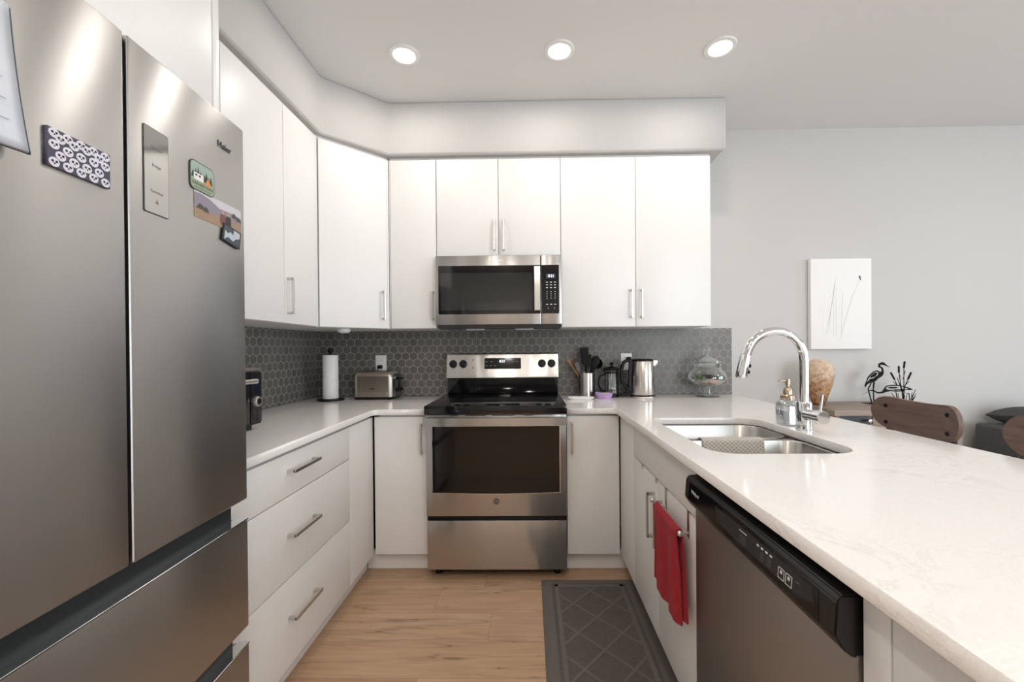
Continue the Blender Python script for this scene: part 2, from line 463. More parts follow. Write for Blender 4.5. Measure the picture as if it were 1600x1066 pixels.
# ------------------------------------------------------------------ cabinets
def handle(parent, x, z, length, vertical, y=0.0, so=.03):
    """square bar pull centred at x, z on a front at local y"""
    h = MB(); L = length/2; b = .005
    if vertical:
        h.box(x-b, x+b, y-so-.004, y-so+.005, z-L, z+L, .0012, 1)
        for q in (z-L+.006, z+L-.006): h.box(x-b, x+b, y-so, y, q-.006, q+.006)
    else:
        h.box(x-L, x+L, y-so-.004, y-so+.005, z-b-.001, z+b+.001, .0012, 1)
        for q in (x-L+.006, x+L-.006): h.box(q-.006, q+.006, y-so, y, z-b, z+b)
    return h.build('handle', NICKEL, parent)
def cabinet(name, label, cat, loc, rz, w, d, z0, z1, fronts, group=None, toe=0, top=True, body_x=(0, None), inset=.021, toe_x=None):
    t = thing(name, label, cat, loc, rz, group)
    x0 = body_x[0]; x1 = w if body_x[1] is None else body_x[1]
    b = MB(); th = .016; zb = toe if toe else z0
    b.box(x0, x0+th, inset, d, zb, z1).box(x1-th, x1, inset, d, zb, z1).box(x0+th, x1-th, inset, d, zb, zb+th).box(x0+th, x1-th, d-th, d, zb+th, z1)
    if top: b.box(x0+th, x1-th, inset, d-th, z1-th, z1)
    b.build('body', CAB, t)
    for f in fronts:
        kind, a, bb, c0, c1, hd = f
        g = .0015
        o = MB().box(a+g, bb-g, 0, .019, c0+g, c1-g, .0018, 2).build(kind, CAB, t)
        if hd: handle(o, *hd)
    if toe: MB().box(*(toe_x or (x0, x1)), .062, .078, 0, toe).build('toe_kick', CAB, t)
    return t
BT = .872; TK = .108; CB = .884
UB = 1.371; UT = 2.409
GB = 'white base cabinets'; GU = 'white wall cabinets'
# base, back run (front plane y=-.62)
cabinet('base_cabinet', 'white base cabinet with one door left of the stainless range', 'cabinet', (-.684, -.62, 0), 0, .302, .6, 0, CB-.001,
        [('door', .006, .30, TK, BT, (.272, .753, .17, True))], GB, TK, body_x=(.024, .30), toe_x=(-.06, .30))
cabinet('base_cabinet', 'white base cabinet with one door right of the stainless range', 'cabinet', (.382, -.62, 0), 0, .302, .6, 0, CB-.001,
        [('door', .002, .291, TK, BT, (.030, .753, .17, True))], GB, TK, body_x=(.002, .27), toe_x=(.002, .355))
# left run (front plane x=-.6845), local x goes away from the camera
XL = -.6845
cabinet('corner_base_cabinet', 'white blind corner base panel between the drawers and the left base door', 'cabinet', (XL, -.921, 0), pi/2, .30, .60, 0, CB-.001,
        [('front_panel', 0, .298, TK, BT, None)], GB, TK, body_x=(0, .274), toe_x=(0, .36))
cabinet('drawer_cabinet', 'white three drawer base cabinet beside the fridge with square bar pulls', 'cabinet', (XL, -1.733, 0), pi/2, .811, .60, 0, CB-.001,
        [('drawer', 0, .81, .718, BT, (.39, .81, .185, False)), ('drawer', 0, .81, .424, .717, (.39, .58, .185, False)), ('drawer', 0, .81, TK, .423, (.39, .283, .185, False))], GB, TK)
# right run (front plane x=.677), local x comes toward the camera
XP = .677
cabinet('corner_base_cabinet', 'white blind corner base panel between the right base door and the sink cabinet', 'cabinet', (XP, -.623, 0), -pi/2, .299, .55, 0, CB-.001,
        [('front_panel', 0, .298, TK, BT, None)], GB, TK, body_x=(.03, .298), toe_x=(-.06, .298))
sink_cab = cabinet('sink_cabinet', 'white two door sink cabinet with a plain false front under the sink', 'cabinet', (XP, -.924, 0), -pi/2, .732, .58, 0, CB-.001,
        [('false_front', 0, .731, .728, BT, None), ('door', 0, .3675, TK, .726, (.318, .575, .18, True)), ('door', .3675, .731, TK, .726, (.410, .575, .18, True))], GB, TK, top=False)
cabinet('filler_cabinet', 'narrow white filler strip and end panel in front of the dishwasher on the near side', 'cabinet', (XP, -2.272, 0), -pi/2, .48, .58, 0, CB-.001,
        [('filler', 0, .05, TK, BT, None), ('door', .05, .478, TK, BT, None)], GB, TK)
bp = MB().box(1.262, 1.28, -2.752, -.01, 0, CB-.001, .001).build('peninsula_back_panel', CAB)
tag(bp, 'white back panel of the peninsula facing the counter stools', 'panel')
# wall cabinets
cabinet('wall_cabinet', 'narrow white wall cabinet left of the microwave', 'cabinet', (-.675, -.352, 0), 0, .293, .34, UB, SZ,
        [('stile', 0, .008, UB, UT, None), ('door', .008, .292, UB, UT, (.271, 1.51, .175, True))], GU)
cabinet('wall_cabinet', 'short white two door wall cabinet above the microwave', 'cabinet', (-.381, -.352, 0), 0, .762, .34, 1.812, SZ,
        [('door', 0, .381, 1.812, UT, (.358, 1.937, .186, True)), ('door', .381, .762, 1.812, UT, (.414, 1.937, .186, True))], GU)
cabinet('wall_cabinet', 'wide white two door wall cabinet right of the microwave', 'cabinet', (.382, -.352, 0), 0, .913, .34, UB, SZ,
        [('door', 0, .456, UB, UT, (.427, 1.51, .175, True)), ('door', .456, .913, UB, UT, (.487, 1.51, .175, True))], GU)
XU = -.968
cabinet('wall_cabinet', 'white wall cabinet on the left wall next to the diagonal corner cabinet', 'cabinet', (XU, -.957, 0), pi/2, .317, .338, UB, SZ,
        [('door', 0, .312, UB, UT, (.022, 1.502, .175, True))], GU)
cabinet('wall_cabinet', 'white wall cabinet on the left wall nearer the fridge', 'cabinet', (XU, -1.732, 0), pi/2, .774, .338, UB, SZ,
        [('door', 0, .378, UB, UT, None), ('door', .378, .774, UB, UT, None)], GU)
# diagonal corner wall cabinet
t = thing('corner_wall_cabinet', 'white diagonal corner wall cabinet above the paper towel', 'cabinet', (-.968, -.640, 0), 0, GU)
P0 = Vector((0, 0)); P1 = Vector((.293, .288)); dv = (P1-P0).normalized(); nv = Vector((-dv.y, dv.x))
L = (P1-P0).length
q0 = P0+nv*.021; q1 = P1+nv*.021
MB().prism([(q0.x, q0.y), (q1.x, q1.y), (.293-.003, .60), (-.32, .63), (-.338, .005), (-.02, .004)], 'z', UB, SZ).build('body', CAB, t)
dd = thing('door_pivot', None, None); bpy.data.objects.remove(dd)
def diag_part(mb, name, m, parent):
    bmesh.ops.rotate(mb.bm, verts=mb.bm.verts, cent=(0, 0, 0), matrix=Matrix.Rotation(math.atan2(dv.y, dv.x), 3, 'Z'))
    return mb.build(name, m, parent)
do = diag_part(MB().box(.004, L-.012, 0, .019, UB+.0015, UT-.0015, .0018), 'door', CAB, t)
hx = L-.045; h = MB().box(hx-.005, hx+.005, -.034, -.025, 1.425, 1.60, .0012, 1)
for q in (1.431, 1.594): h.box(hx-.005, hx+.005, -.03, 0, q-.006, q+.006)
diag_part(h, 'handle', NICKEL, do)
diag_part(MB().box(L-.011, L-.002, .0, .019, UB+.001, UT-.001), 'stile', CAB, t)
# fridge surround
cabinet('fridge_cabinet', 'white cabinet above the fridge', 'cabinet', (-.685, -2.56, 0), pi/2, .80, .62, 1.86, SZ,
        [('door', 0, .40, 1.86, UT, None), ('door', .40, .80, 1.86, UT, None)], GU)
p = MB().box(XW, -.684, -1.757, -1.736, 0, SZ, .001).build('fridge_side_panel', CAB)
tag(p, 'tall white side panel between the fridge and the left wall cabinets', 'panel')
# under-cabinet puck light
t = thing('puck_light', 'small round white puck light under the diagonal corner cabinet', 'light', (-.925, -.43, UB))
MB().lathe([(0, 0), (.034, 0), (.037, -.004), (.037, -.018), (.034, -.020), (0, -.020)], seg=32).build('housing', WHITEP, t)
MB().lathe([(.032, -.020), (.026, -.026), (0, -.028)], seg=32).build('lens', mat('puck_lens', (.85, .85, .82), .3), t)

# ------------------------------------------------------------------ worktops
def arc(cx, cy, r, a0, a1, n=8):
    return [(cx+r*cos(radians(a0+(a1-a0)*i/n)), cy+r*sin(radians(a0+(a1-a0)*i/n))) for i in range(n+1)]
r = .035
lo = [(XW+.008, -.009), (-.383, -.009), (-.383, -.645)] + arc(-.672+r, -.645-r, r, 90, 180) + [(-.672, -1.733), (XW+.008, -1.733)]
o = plate('countertop', [lo], CB, .914, QUARTZ, None, .002)
tag(o, 'white quartz countertop running from the fridge round the left corner to the range', 'countertop')
ro = [(.383, -.009), (1.584, -.009), (1.584, -2.78), (.6505, -2.78)] + arc(.6505-r, -.645-r, r, 0, 90) + [(.383, -.645)]
sinkhole = rrect(.747, 1.213, -1.625, -.968, (.10, .05, .09, .10), 8)
o = plate('countertop', [ro, sinkhole], CB, .914, QUARTZ, None, .002)
tag(o, 'white quartz countertop right of the range and along the peninsula, with the sink cutout', 'countertop')

# sink
t = thing('sink', 'stainless steel undermount double bowl sink in the peninsula', 'sink', (.98, -1.296, 0))
def bowl(y0, y1, x0, x1, rs, depth, name):
    m = MB(); N = 8
    def fn():
        rings = []
        for z, g, k in ((.8825, 0, 1), (.878, .002, 1), (.8825-depth*.75, .012, 1), (.8825-depth*.95, .022, 1.1), (.8825-depth, .05, 1.1)):
            pts = rrect(x0+g, x1-g, y0+g, y1-g, [q*k for q in rs], N)
            rings.append([m.bm.verts.new((a-.98, b+1.296, z)) for a, b in pts])
        for A, B in zip(rings, rings[1:]):
            n = len(A)
            for i in range(n): m.bm.faces.new((A[i], A[(i+1) % n], B[(i+1) % n], B[i]))
        m.bm.faces.new(rings[-1])
    m._new(fn)
    o = m.build(name, STEELS, t)
    so = o.modifiers.new('thick', 'SOLIDIFY'); so.thickness = .0015; so.offset = 1
    cx, cy = (x0+x1)/2-.98, (y0+y1)/2+1.296; zb = .8825-depth
    MB().lathe([(.043, zb+.001), (.041, zb+.004), (.03, zb+.002), (.0, zb+.0025)], (cx, cy), 28).build('drain', CHROME, o)
bowl(-1.262, -.972, .757, 1.207, (.095, .05, .05, .06), .165, 'bowl')
bowl(-1.620, -1.290, .757, 1.203, (.06, .05, .085, .095), .175, 'bowl')
MB().prism(rrect(.757-.98, 1.207-.98, -1.289+1.296, -1.263+1.296, .004), 'z', .862, .8795).build('divider', STEELS, t)

# dish cloth over the divider
def waffle(name, c1, c2, sc=170):
    m = mat(name, c1, .9); tt = NT(m); P = tt.pos()
    S = tt.sep(P)
    a = tt.math('SINE', tt.math('MULTIPLY', tt.math('ADD', S[0], tt.math('ADD', S[1], S[2])), sc*2.2))
    b = tt.math('SINE', tt.math('MULTIPLY', tt.math('SUBTRACT', S[0], tt.math('ADD', S[1], S[2])), sc*2.2))
    f = tt.math('MULTIPLY', tt.math('MAXIMUM', a, b), 1.0)
    tt.color(tt.ramp(f, [(.2, c1), (.9, c2)])); tt.bump(f, .5, .002)
    return m
def sheet(name, fn, nu, nv, m, parent=None, thick=.004, loc=(0, 0, 0)):
    b = MB()
    def mk():
        g = [[b.bm.verts.new(fn(i/nu, j/nv)) for j in range(nv+1)] for i in range(nu+1)]
        for i in range(nu):
            for j in range(nv): b.bm.faces.new((g[i][j], g[i+1][j], g[i+1][j+1], g[i][j+1]))
    b._new(mk)
    o = b.build(name, m, parent, loc, ang=180)
    if thick:
        so = o.modifiers.new('thick', 'SOLIDIFY'); so.thickness = thick; so.offset = 0
    return o
def clothfn(u, v):
    x = .845+.235*u
    path = [(-1.251, .80), (-1.253, .85), (-1.2575, .8815), (-1.268, .8865), (-1.284, .8865), (-1.2955, .8815), (-1.299, .85), (-1.302, .775)]
    k = v*(len(path)-1); i = min(int(k), len(path)-2); f = k-i
    y = path[i][0]*(1-f)+path[i+1][0]*f; z = path[i][1]*(1-f)+path[i+1][1]*f
    return (x-.96, y+1.276+.0012*sin(u*20+v*3)*(1 if v > .7 else 0), z-.88)
o = sheet('dish_cloth', clothfn, 30, 28, waffle('grey_waffle_cloth', srgb(176, 170, 160), srgb(205, 200, 191)), None, .004, (.96, -1.276, .88))
tag(o, 'pale grey textured dish cloth hung over the divider of the sink', 'dish cloth')

# faucet
t = thing('faucet', 'tall chrome gooseneck pull-down faucet behind the sink', 'faucet', (1.256, -1.262, .914))
MB().lathe([(0, 0), (.03, 0), (.03, .004), (.0265, .006), (.0265, .105), (.0225, .112), (.0, .112)], seg=36).build('base', CHROME, t)
pts = [(0, 0, .10), (0, 0, .2), (0, 0, .27)]
for i in range(1, 17):
    a = radians(i*165/16); pts.append((-.112+.112*cos(a), 0, .275+.112*sin(a)))
pts.append((-.226, 0, .292))
MB().tube(pts, .0165, 24).build('spout', CHROME, t)
h = MB().tube([(-.2255, 0, .294), (-.2278, 0, .285), (-.243, 0, .215), (-.2445, 0, .205)], [.0185, .0195, .0215, .019], 28).build('spray_head', CHROME, t)
for q in (.252, .228): MB().sphere((-.2345+.0225-(.252-q)*.2, -.006, q), .0075, (.5, .8, 1)).build('button', BLACKP, h)
ax = Vector((.06, -1, 0)).normalized()
v0 = Vector((0, 0, .062))
MB().tube([v0, v0+ax*.026, v0+ax*.062], [.0225, .0225, .0225], 28).build('valve', CHROME, t)
MB().tube([v0+ax*.063, v0+ax*.065, v0+ax*.098, v0+ax*.1], [.022, .025, .025, .0235], 28).build('valve_cap', CHROME, t)
b0 = v0+ax*.082
MB().tube([b0, b0+Vector((0, 0, .02)), b0+Vector((.006, -.004, .085))], [.0055, .0055, .0065], 14).build('lever', CHROME, t)

# soap dispenser
t = thing('soap_dispenser', 'clear glass soap jar with a champagne metal pump beside the faucet', 'soap dispenser', (1.262, -1.15, .914))
def squirc(h, hw, rr, n=5): return [(x, y, h) for x, y in rrect(-hw, hw, -hw, hw, rr, n)]
def loft(rings, name, m, parent, capb=True, capt=False):
    b = MB()
    def fn():
        R = [[b.bm.verts.new(p) for p in q] for q in rings]
        for A, B in zip(R, R[1:]):
            n = len(A)
            for i in range(n): b.bm.faces.new((A[i], A[(i+1) % n], B[(i+1) % n], B[i]))
        if capb: b.bm.faces.new(R[0])
        if capt: b.bm.faces.new(R[-1])
    b._new(fn); return b.build(name, m, parent)
JG = glass('soap_jar_glass', (.93, .95, .96), .02, thick=.12)
loft([squirc(.001, .032, .01), squirc(.006, .036, .012), squirc(.085, .036, .013), squirc(.098, .031, .02), squirc(.104, .027, .0269), squirc(.112, .027, .0269)], 'jar', JG, t)
loft([squirc(.008, .0325, .01), squirc(.060, .0325, .01)], 'soap', mat('milky_soap', (.78, .80, .84), .25, 0, .5, Transmission_Weight=.35), t, True, True)
CHAMP = mat('champagne_metal', srgb(190, 170, 148), .28, 1)
pp = MB().lathe([(.0295, .106), (.0295, .109), (.028, .111), (.028, .122), (.022, .127), (.0, .127)], seg=32)
pp.build('collar', CHAMP, t)
MB().lathe([(.0, .127), (.017, .127), (.016, .145), (.0115, .155), (.006, .158), (.006, .166), (.009, .167), (.009, .190), (.0, .192)], seg=24).build('pump', CHAMP, t)
MB().tube([(-.004, 0, .184), (-.03, 0, .184), (-.04, 0, .180)], [.004, .0035, .003], 12).build('nozzle', CHAMP, t)

# ------------------------------------------------------------------ range
t = thing('range', 'stainless electric range with a black glass cooktop between the base cabinets', 'range', (0, -.05, 0))
Y = .05
def bx(m, x0, x1, y0, y1, z0, z1, bev=0): return m.box(x0, x1, y0+Y, y1+Y, z0, z1, bev)
bx(MB(), -.378, .378, -.655, -.02, .045, .895).build('body', BLACKP, t)
m = MB(); bx(m, -.381, .381, -.70, -.075, .893, .939, .004); m.build('cooktop', BLACKG, t)
ring = mat('burner_print', (.03, .03, .032), .12)
for x, y, rr in ((-.19, -.52, .09), (.19, -.52, .11), (-.19, -.26, .105), (.19, -.26, .08)):
    MB().lathe([(rr-.0015, .9394), (rr+.0015, .9394)], (x, y+Y), 48).build('burner_ring', ring, t)
m = MB()
m.prism([(-.020+Y, .936), (-.060+Y, .936), (-.068+Y, 1.055), (-.025+Y, 1.055)], 'x', -.376, .376).build('backguard_base', BLACKG, t)
m = MB()
m.prism([(-.020+Y, 1.05), (-.105+Y, 1.048), (-.100+Y, 1.06), (-.075+Y, 1.205), (-.068+Y, 1.211), (-.020+Y, 1.211)], 'x', -.379, .379)
bg_ = m.build('control_panel', STEEL, t)
# things on the slanted face: slope
tilt = math.atan2(.025, .145)
def on_face(x, z, out=0.0):
    k = (z-1.06)/.145
    return (x, -.100+Y+.025*k-out*cos(tilt), z+out*sin(tilt))
def face_rot(): return (radians(90)-tilt, 0, 0)
dp = plate('display', [rrect(-.124, .124, -.037, .037, .006)], 0, .002, BLACKG, t, .0005, on_face(.002, 1.143), face_rot())
text('digits', '8:21', .024, emis('display_white', (.8, .88, 1), 1.4), t, on_face(.0, 1.157, .0024), face_rot(), .0003)
for i, (x, z) in enumerate([(-.107, 1.155), (-.075, 1.155), (-.107, 1.128), (-.078, 1.128), (-.05, 1.128), (.075, 1.155), (.102, 1.155)]):
    plate('legend', [rrect(-.009, .009, -.0025, .0025, .001, 2)], 0, .0006, GREYINK, t, 0, on_face(x, z, .002), face_rot())
for x in (-.335, -.267, .268, .333):
    k = thing('tmp', None, None); bpy.data.objects.remove(k)
    T = Matrix.Translation(on_face(x, 1.141)) @ Matrix.Rotation(radians(90)-tilt, 4, 'X')
    kb = MB().lathe([(.0265, 0), (.0265, .004), (.023, .006), (.021, .024), (.018, .028), (0, .028)], seg=32, mtx=T).build('knob', BLACKP, t)
    g = MB(); g.box(-.004, .004, -.02, .02, .026, .033, .0015)
    bmesh.ops.transform(g.bm, matrix=T @ Matrix.Rotation(random.uniform(-.3, .3), 4, 'Z'), verts=g.bm.verts); g.build('grip', BLACKP, kb)
    for a in range(-2, 3):
        an = radians(90+a*55)
        if abs(a) < 3: MB().lathe([(0, .0005), (.0016, .0005), (.0016, 0)], (.036*cos(an), .036*sin(an)), 8, mtx=T).build('mark', GREYINK, t)
for z in (1.167, 1.115): MB().lathe([(0, .001), (.004, .001), (.004, 0)], seg=12, mtx=Matrix.Translation(on_face(-.2, z)) @ Matrix.Rotation(radians(90)-tilt, 4, 'X')).build('mark', BLACKP, t)
# oven door
m = MB(); bx(m, -.377, .377, -.677, -.655, .342, .888, .003)
od = m.build('oven_door', STEEL, t)
win = [(-.341, .826), (-.341, .478)] + [(-.341+.682*i/12, .472-.008*sin(pi*i/12)) for i in range(13)] + [(.341, .478), (.341, .826)]
wf = [(x*1.010, .65+(z-.65)*1.014) for x, z in win]
MB().prism(wf, 'y', -.6785+Y, -.676+Y).build('window_trim', CHROME, od)
OG = mat('oven_glass', (.004, .004, .005), .05, 0, .5)
MB().prism(win, 'y', -.680+Y, -.677+Y).build('window', OG, od)
inn = MB(); 
m = MB()
prof = [(-.381, -.726), (-.30, -.735), (0, -.742), (.30, -.735), (.381, -.726), (.381, -.712), (0, -.727), (-.381, -.712)]
m.prism([(x, y+Y) for x, y in prof], 'z', .838, .880)
for x in (-.36, .36): bx(m, x-.012, x+.012, -.722, -.672, .843, .876)
m.build('handle', STEEL, od)
for a, b in ((-.245, -.20), (-.165, -.055), (-.02, .105), (.15, .20)):
    m = MB(); bx(m, a, b, -.679, -.676, .883, .886); m.build('vent_slot', DARK, od)
# emblem on the door
lg = MB().lathe([(0, -.6792+Y), (.0165, -.6792+Y), (.0165, -.676+Y)], (0, .422), 32, 'y').build('emblem', mat('emblem_grey', (.10, .10, .10), .4, .6), od)
MB().lathe([(.0135, -.6798+Y), (.0148, -.6798+Y)], (0, .422), 32, 'y').build('emblem_ring', NICKEL, lg)
text('emblem_letters', 'GE', .016, NICKEL, lg, (0, -.6797+Y, .422), FACE, .0002)
m = MB(); bx(m, -.375, .375, -.675, -.655, .052, .318, .004); m.build('drawer', STEEL, t)
for x in (-.33, .33):
    for y in (-.60, -.1): MB().cyl((x, y+Y, 0), (x, y+Y, .05), .018, .014, 16).build('foot', BLACKP, t)

# ------------------------------------------------------------------ microwave
t = thing('microwave', 'stainless over-the-range microwave with a black glass door', 'microwave', (0, -.01, 1.38))
Y = .01; Z = -1.38
def bz(m, x0, x1, y0, y1, z0, z1, bev=0): return m.box(x0, x1, y0+Y, y1+Y, z0+Z, z1+Z, bev)
m = MB(); bz(m, -.379, .379, -.368, -.004, 1.395, 1.808); m.build('body', BLACKP, t)
m = MB(); m.prism([(-.004+Y, 1.395+Z), (-.34+Y, 1.362+Z), (-.386+Y, 1.366+Z), (-.392+Y, 1.388+Z), (-.366+Y, 1.396+Z)], 'x', -.365, .374)
m.build('underside', mat('charcoal_metal', (.03, .033, .036), .35), t)
m = MB(); bz(m, -.20, -.09, -.372, -.27, 1.356, 1.366, .002); bz(m, .10, .21, -.372, -.27, 1.356, 1.366, .002); m.build('lamp_cover', mat('lamp_cover_plastic', (.4, .42, .43), .2), t)
m = MB(); bz(m, -.380, .2545, -.400, -.369, 1.389, 1.806, .003); md = m.build('door', STEEL, t)
plate('door_glass', [rrect(-.362, .2535, 1.452+Z, 1.744+Z, (.001, .006, .006, .001))], 0, .004, BLACKG, md, .0006, (0, -.3995+Y, 0), FACE)
WG = mat('microwave_window', (.018, .019, .018), .07, 0, .8)
plate('door_window', [rrect(-.35, .205, 1.475+Z, 1.70+Z, .003)], 0, .001, WG, md, 0, (0, -.4036+Y, 0), FACE)
m = MB(); m.prism([(-.412+Y, 1.463+Z), (-.440+Y, 1.470+Z), (-.446+Y, 1.60+Z), (-.440+Y, 1.728+Z), (-.412+Y, 1.735+Z), (-.412+Y, 1.72+Z), (-.418+Y, 1.60+Z), (-.412+Y, 1.478+Z)], 'x', .217, .2505)
for z in (1.475, 1.72): bz(m, .224, .244, -.418, -.402, z-.008, z+.008)
m.build('handle', mat('satin_handle', (.78, .77, .75), .22, 1), md)
m = MB(); bz(m, .2575, .380, -.400, -.369, 1.389, 1.806, .003); mc = m.build('control_frame', STEEL, t)
plate('control_glass', [rrect(.259, .3655, 1.452+Z, 1.744+Z, (.006, .001, .001, .006))], 0, .004, BLACKG, mc, .0006, (0, -.3995+Y, 0), FACE)
plate('clock_window', [rrect(.288, .343, 1.664+Z, 1.690+Z, .001, 2)], 0, .0006, mat('clock_grey', (.05, .055, .08), .3), mc, 0, (0, -.4034+Y, 0), FACE)
text('clock_digits', '8:21', .021, emis('clock_white', (.75, .85, 1), 1.3), mc, (.318, -.4042+Y, 1.677+Z), FACE, .0002)
for r_, z in enumerate((1.640, 1.624, 1.607, 1.583, 1.570, 1.557, 1.544, 1.507, 1.484)):
    for c_, x in enumerate((.293, .317, .341)):
        if z == 1.484:
            if c_ == 1: continue
            x = .299 if c_ == 0 else .337
        hw = .006 if z > 1.59 or z == 1.507 else .0022
        plate('key', [rrect(x-hw, x+hw, z-.0022+Z, z+.0022+Z, .001, 2)], 0, .0005, WHITEINK, mc, 0, (0, -.4034+Y, 0), FACE)
text('brand_mark', 'Whirlpool', .014, mat('brand_grey', (.75, .72, .68), .3, .8), md, (-.005, -.4003+Y, 1.777+Z), FACE, .0003)

# ------------------------------------------------------------------ fridge
TH = radians(93.01)
FO = Vector((-.58, -1.79, 0))
def fpt(w, out, z):
    """point on the fridge front: w toward the viewer from the far edge, out of the door, height"""
    return FO + Vector((-cos(TH)*w, -sin(TH)*w, 0)) + Vector((sin(TH)*out, -cos(TH)*out, 0)) + Vector((0, 0, z))
t = thing('fridge', 'large stainless french door fridge with two freezer drawers', 'fridge', FO, TH)
MB().box(-.685, -.012, .062, .66, .03, 1.815, .004).build('body', mat('fridge_side_grey', (.16, .165, .17), .4, .3), t)
MB().box(-.65, -.037, .02, .062, .06, 1.80).build('grip_channel', mat('grip_channel_grey', (.02, .026, .028), .3), t)
dr = MB().box(-.3415, 0, 0, .058, .842, 1.833, .005, 3).build('door', STEELF, t)
dl = MB().box(-.69, -.3485, 0, .058, .842, 1.833, .005, 3).build('door', STEELF, t)
MB().box(-.348, -.342, .012, .05, .843, 1.832).build('door_gasket', RUBBER, t)
for z0, z1 in ((.50, .786), (.09, .452)):
    d_ = MB().box(-.69, 0, 0, .058, z0, z1, .004, 2).build('drawer', STEELF, t)
    MB().box(-.69, 0, -.0015, .03, z1+.0005, z1+.004, .001, 1).build('edge_trim', CHROME, d_)
for x in (-.62, -.07): MB().cyl((x, .1, 0), (x, .1, .05), .02, .02, 14).build('foot', BLACKP, t)
# display panel on the right door
dpn = plate('display_panel', [rrect(-.311, -.251, 1.515, 1.686, .004)], 0, .0012, mat('panel_edge', (.02, .02, .02), .3), dr, 0, (0, 0, 0), FACE)
plate('panel_glass', [rrect(-.3095, -.2525, 1.5165, 1.6845, .003)], .0012, .002, mat('panel_grey_glass', (.46, .455, .44), .07, 1), dpn, 0, (0, 0, 0), FACE)
for i, (s_, z) in enumerate((('Freezer', 1.647), ('Fridge', 1.612), ('Function', 1.560))):
    text('panel_text', s_, .0085, GREYINK, dpn, (-.281, -.0022, z), FACE, .0001)
plate('panel_icon', [[(-.285, 1.537), (-.277, 1.537), (-.281, 1.545)]], .002, .0023, GREYINK, dpn, 0, (0, 0, 0), FACE)
text('brand_mark', 'Haier', .022, mat('brand_dark', (.10, .10, .10), .25, 1), dr, (-.077, -.0006, 1.750), FACE, .0006)

# things stuck on the fridge
def on_fridge(name, label, cat, w, z, out=.0005):
    o = thing(name, label, cat, fpt(w, out, z), TH); return o
def fplate(name, pts, y0, y1, m, parent, bev=0): return plate(name, [pts], y0, y1, m, parent, bev, (0, 0, 0), FACE)
t = on_fridge('sticker', 'rounded green camping badge magnet with a white camper and orange tent', 'magnet', .155, 1.640)
K = mat('badge_outline', srgb(58, 66, 58), .5)
fplate('border', rrect(-.038, .038, -.033, .033, .012), 0, .0015, K, t)
b = fplate('sky', rrect(-.036, .036, -.031, .031, .0105), .0015, .0018, mat('badge_sky', srgb(160, 180, 170), .5), t)
fplate('ground', [(-.036, -.006), (.036, -.006), (.036, -.020), (.026, -.030), (-.026, -.030), (-.036, -.020)], .0018, .0020, mat('badge_green', srgb(150, 165, 140), .5), b)
TRG = mat('badge_tree', srgb(62, 70, 66), .6)
for x, hh in ((-.030, .016), (-.022, .022), (-.014, .028), (-.006, .020), (.006, .018), (.012, .024), (.018, .016), (.026, .020)):
    fplate('tree', [(x-.006, -.006), (x+.006, -.006), (x, -.006+hh)], .0020, .0022, TRG, b)
fplate('camper', rrect(-.028, .002, -.010, .006, .004), .0022, .0026, mat('badge_white', srgb(235, 235, 228), .5), b)
for x in (-.021, -.010): fplate('camper_window', rrect(x-.003, x+.003, -.001, .003, .001, 2), .0026, .0028, TRG, b)
fplate('tent', [(.006, -.012), (.028, -.012), (.016, .006)], .0022, .0026, mat('badge_orange', srgb(226, 140, 80), .5), b)
text('badge_text', 'SUNSHINE COAST', .0085, K, b, (0, -.0022, -.018), FACE, .0001, sx=.95)
fplate('badge_line', [(-.026, -.0265), (.026, -.0265), (.026, -.0255), (-.026, -.0255)], .0020, .0022, K, b)
# landscape photo
t = on_fridge('photo_print', 'small photo print of two people in a brown field, on the fridge', 'photo', .098, 1.578, .0003)
fplate('paper', [(-.082, -.032), (.082, -.032), (.082, .032), (-.082, .032)], 0, .0004, mat('photo_field', srgb(158, 132, 108), .35), t)
fplate('sky', [(-.082, .014), (-.03, .012), (.02, .006), (.082, .010), (.082, .032), (-.082, .032)], .0004, .0005, mat('photo_sky', srgb(205, 203, 208), .35), t)
fplate('mountain', [(-.082, -.010), (.082, -.004), (.082, .010), (.05, .014), (.0, .012), (-.03, .022), (-.06, .026), (-.082, .024)], .0005, .0006, mat('photo_mountain', srgb(140, 132, 146), .35), t)
for x, z, a in ((-.062, -.004, .014), (-.045, -.006, .010), (.055, .010, .012), (.072, .006, .011)):
    fplate('bush', [(x-a, z-.006), (x+a, z-.006), (x+a*.5, z+.004), (x-a*.3, z+.007)], .0006, .0007, mat('photo_bush', srgb(72, 72, 62), .4), t)
for x, cc in ((.012, srgb(120, 72, 70)), (.032, srgb(40, 38, 44))):
    fplate('figure', rrect(x-.010, x+.010, -.024, .002, .007, 4), .0007, .0009, mat('photo_coat', cc, .4), t)
    fplate('figure_head', [(x+.0045*cos(a*pi/5), .006+.005*sin(a*pi/5)) for a in range(10)], .0007, .0009, mat('photo_skin', srgb(190, 150, 130), .4), t)
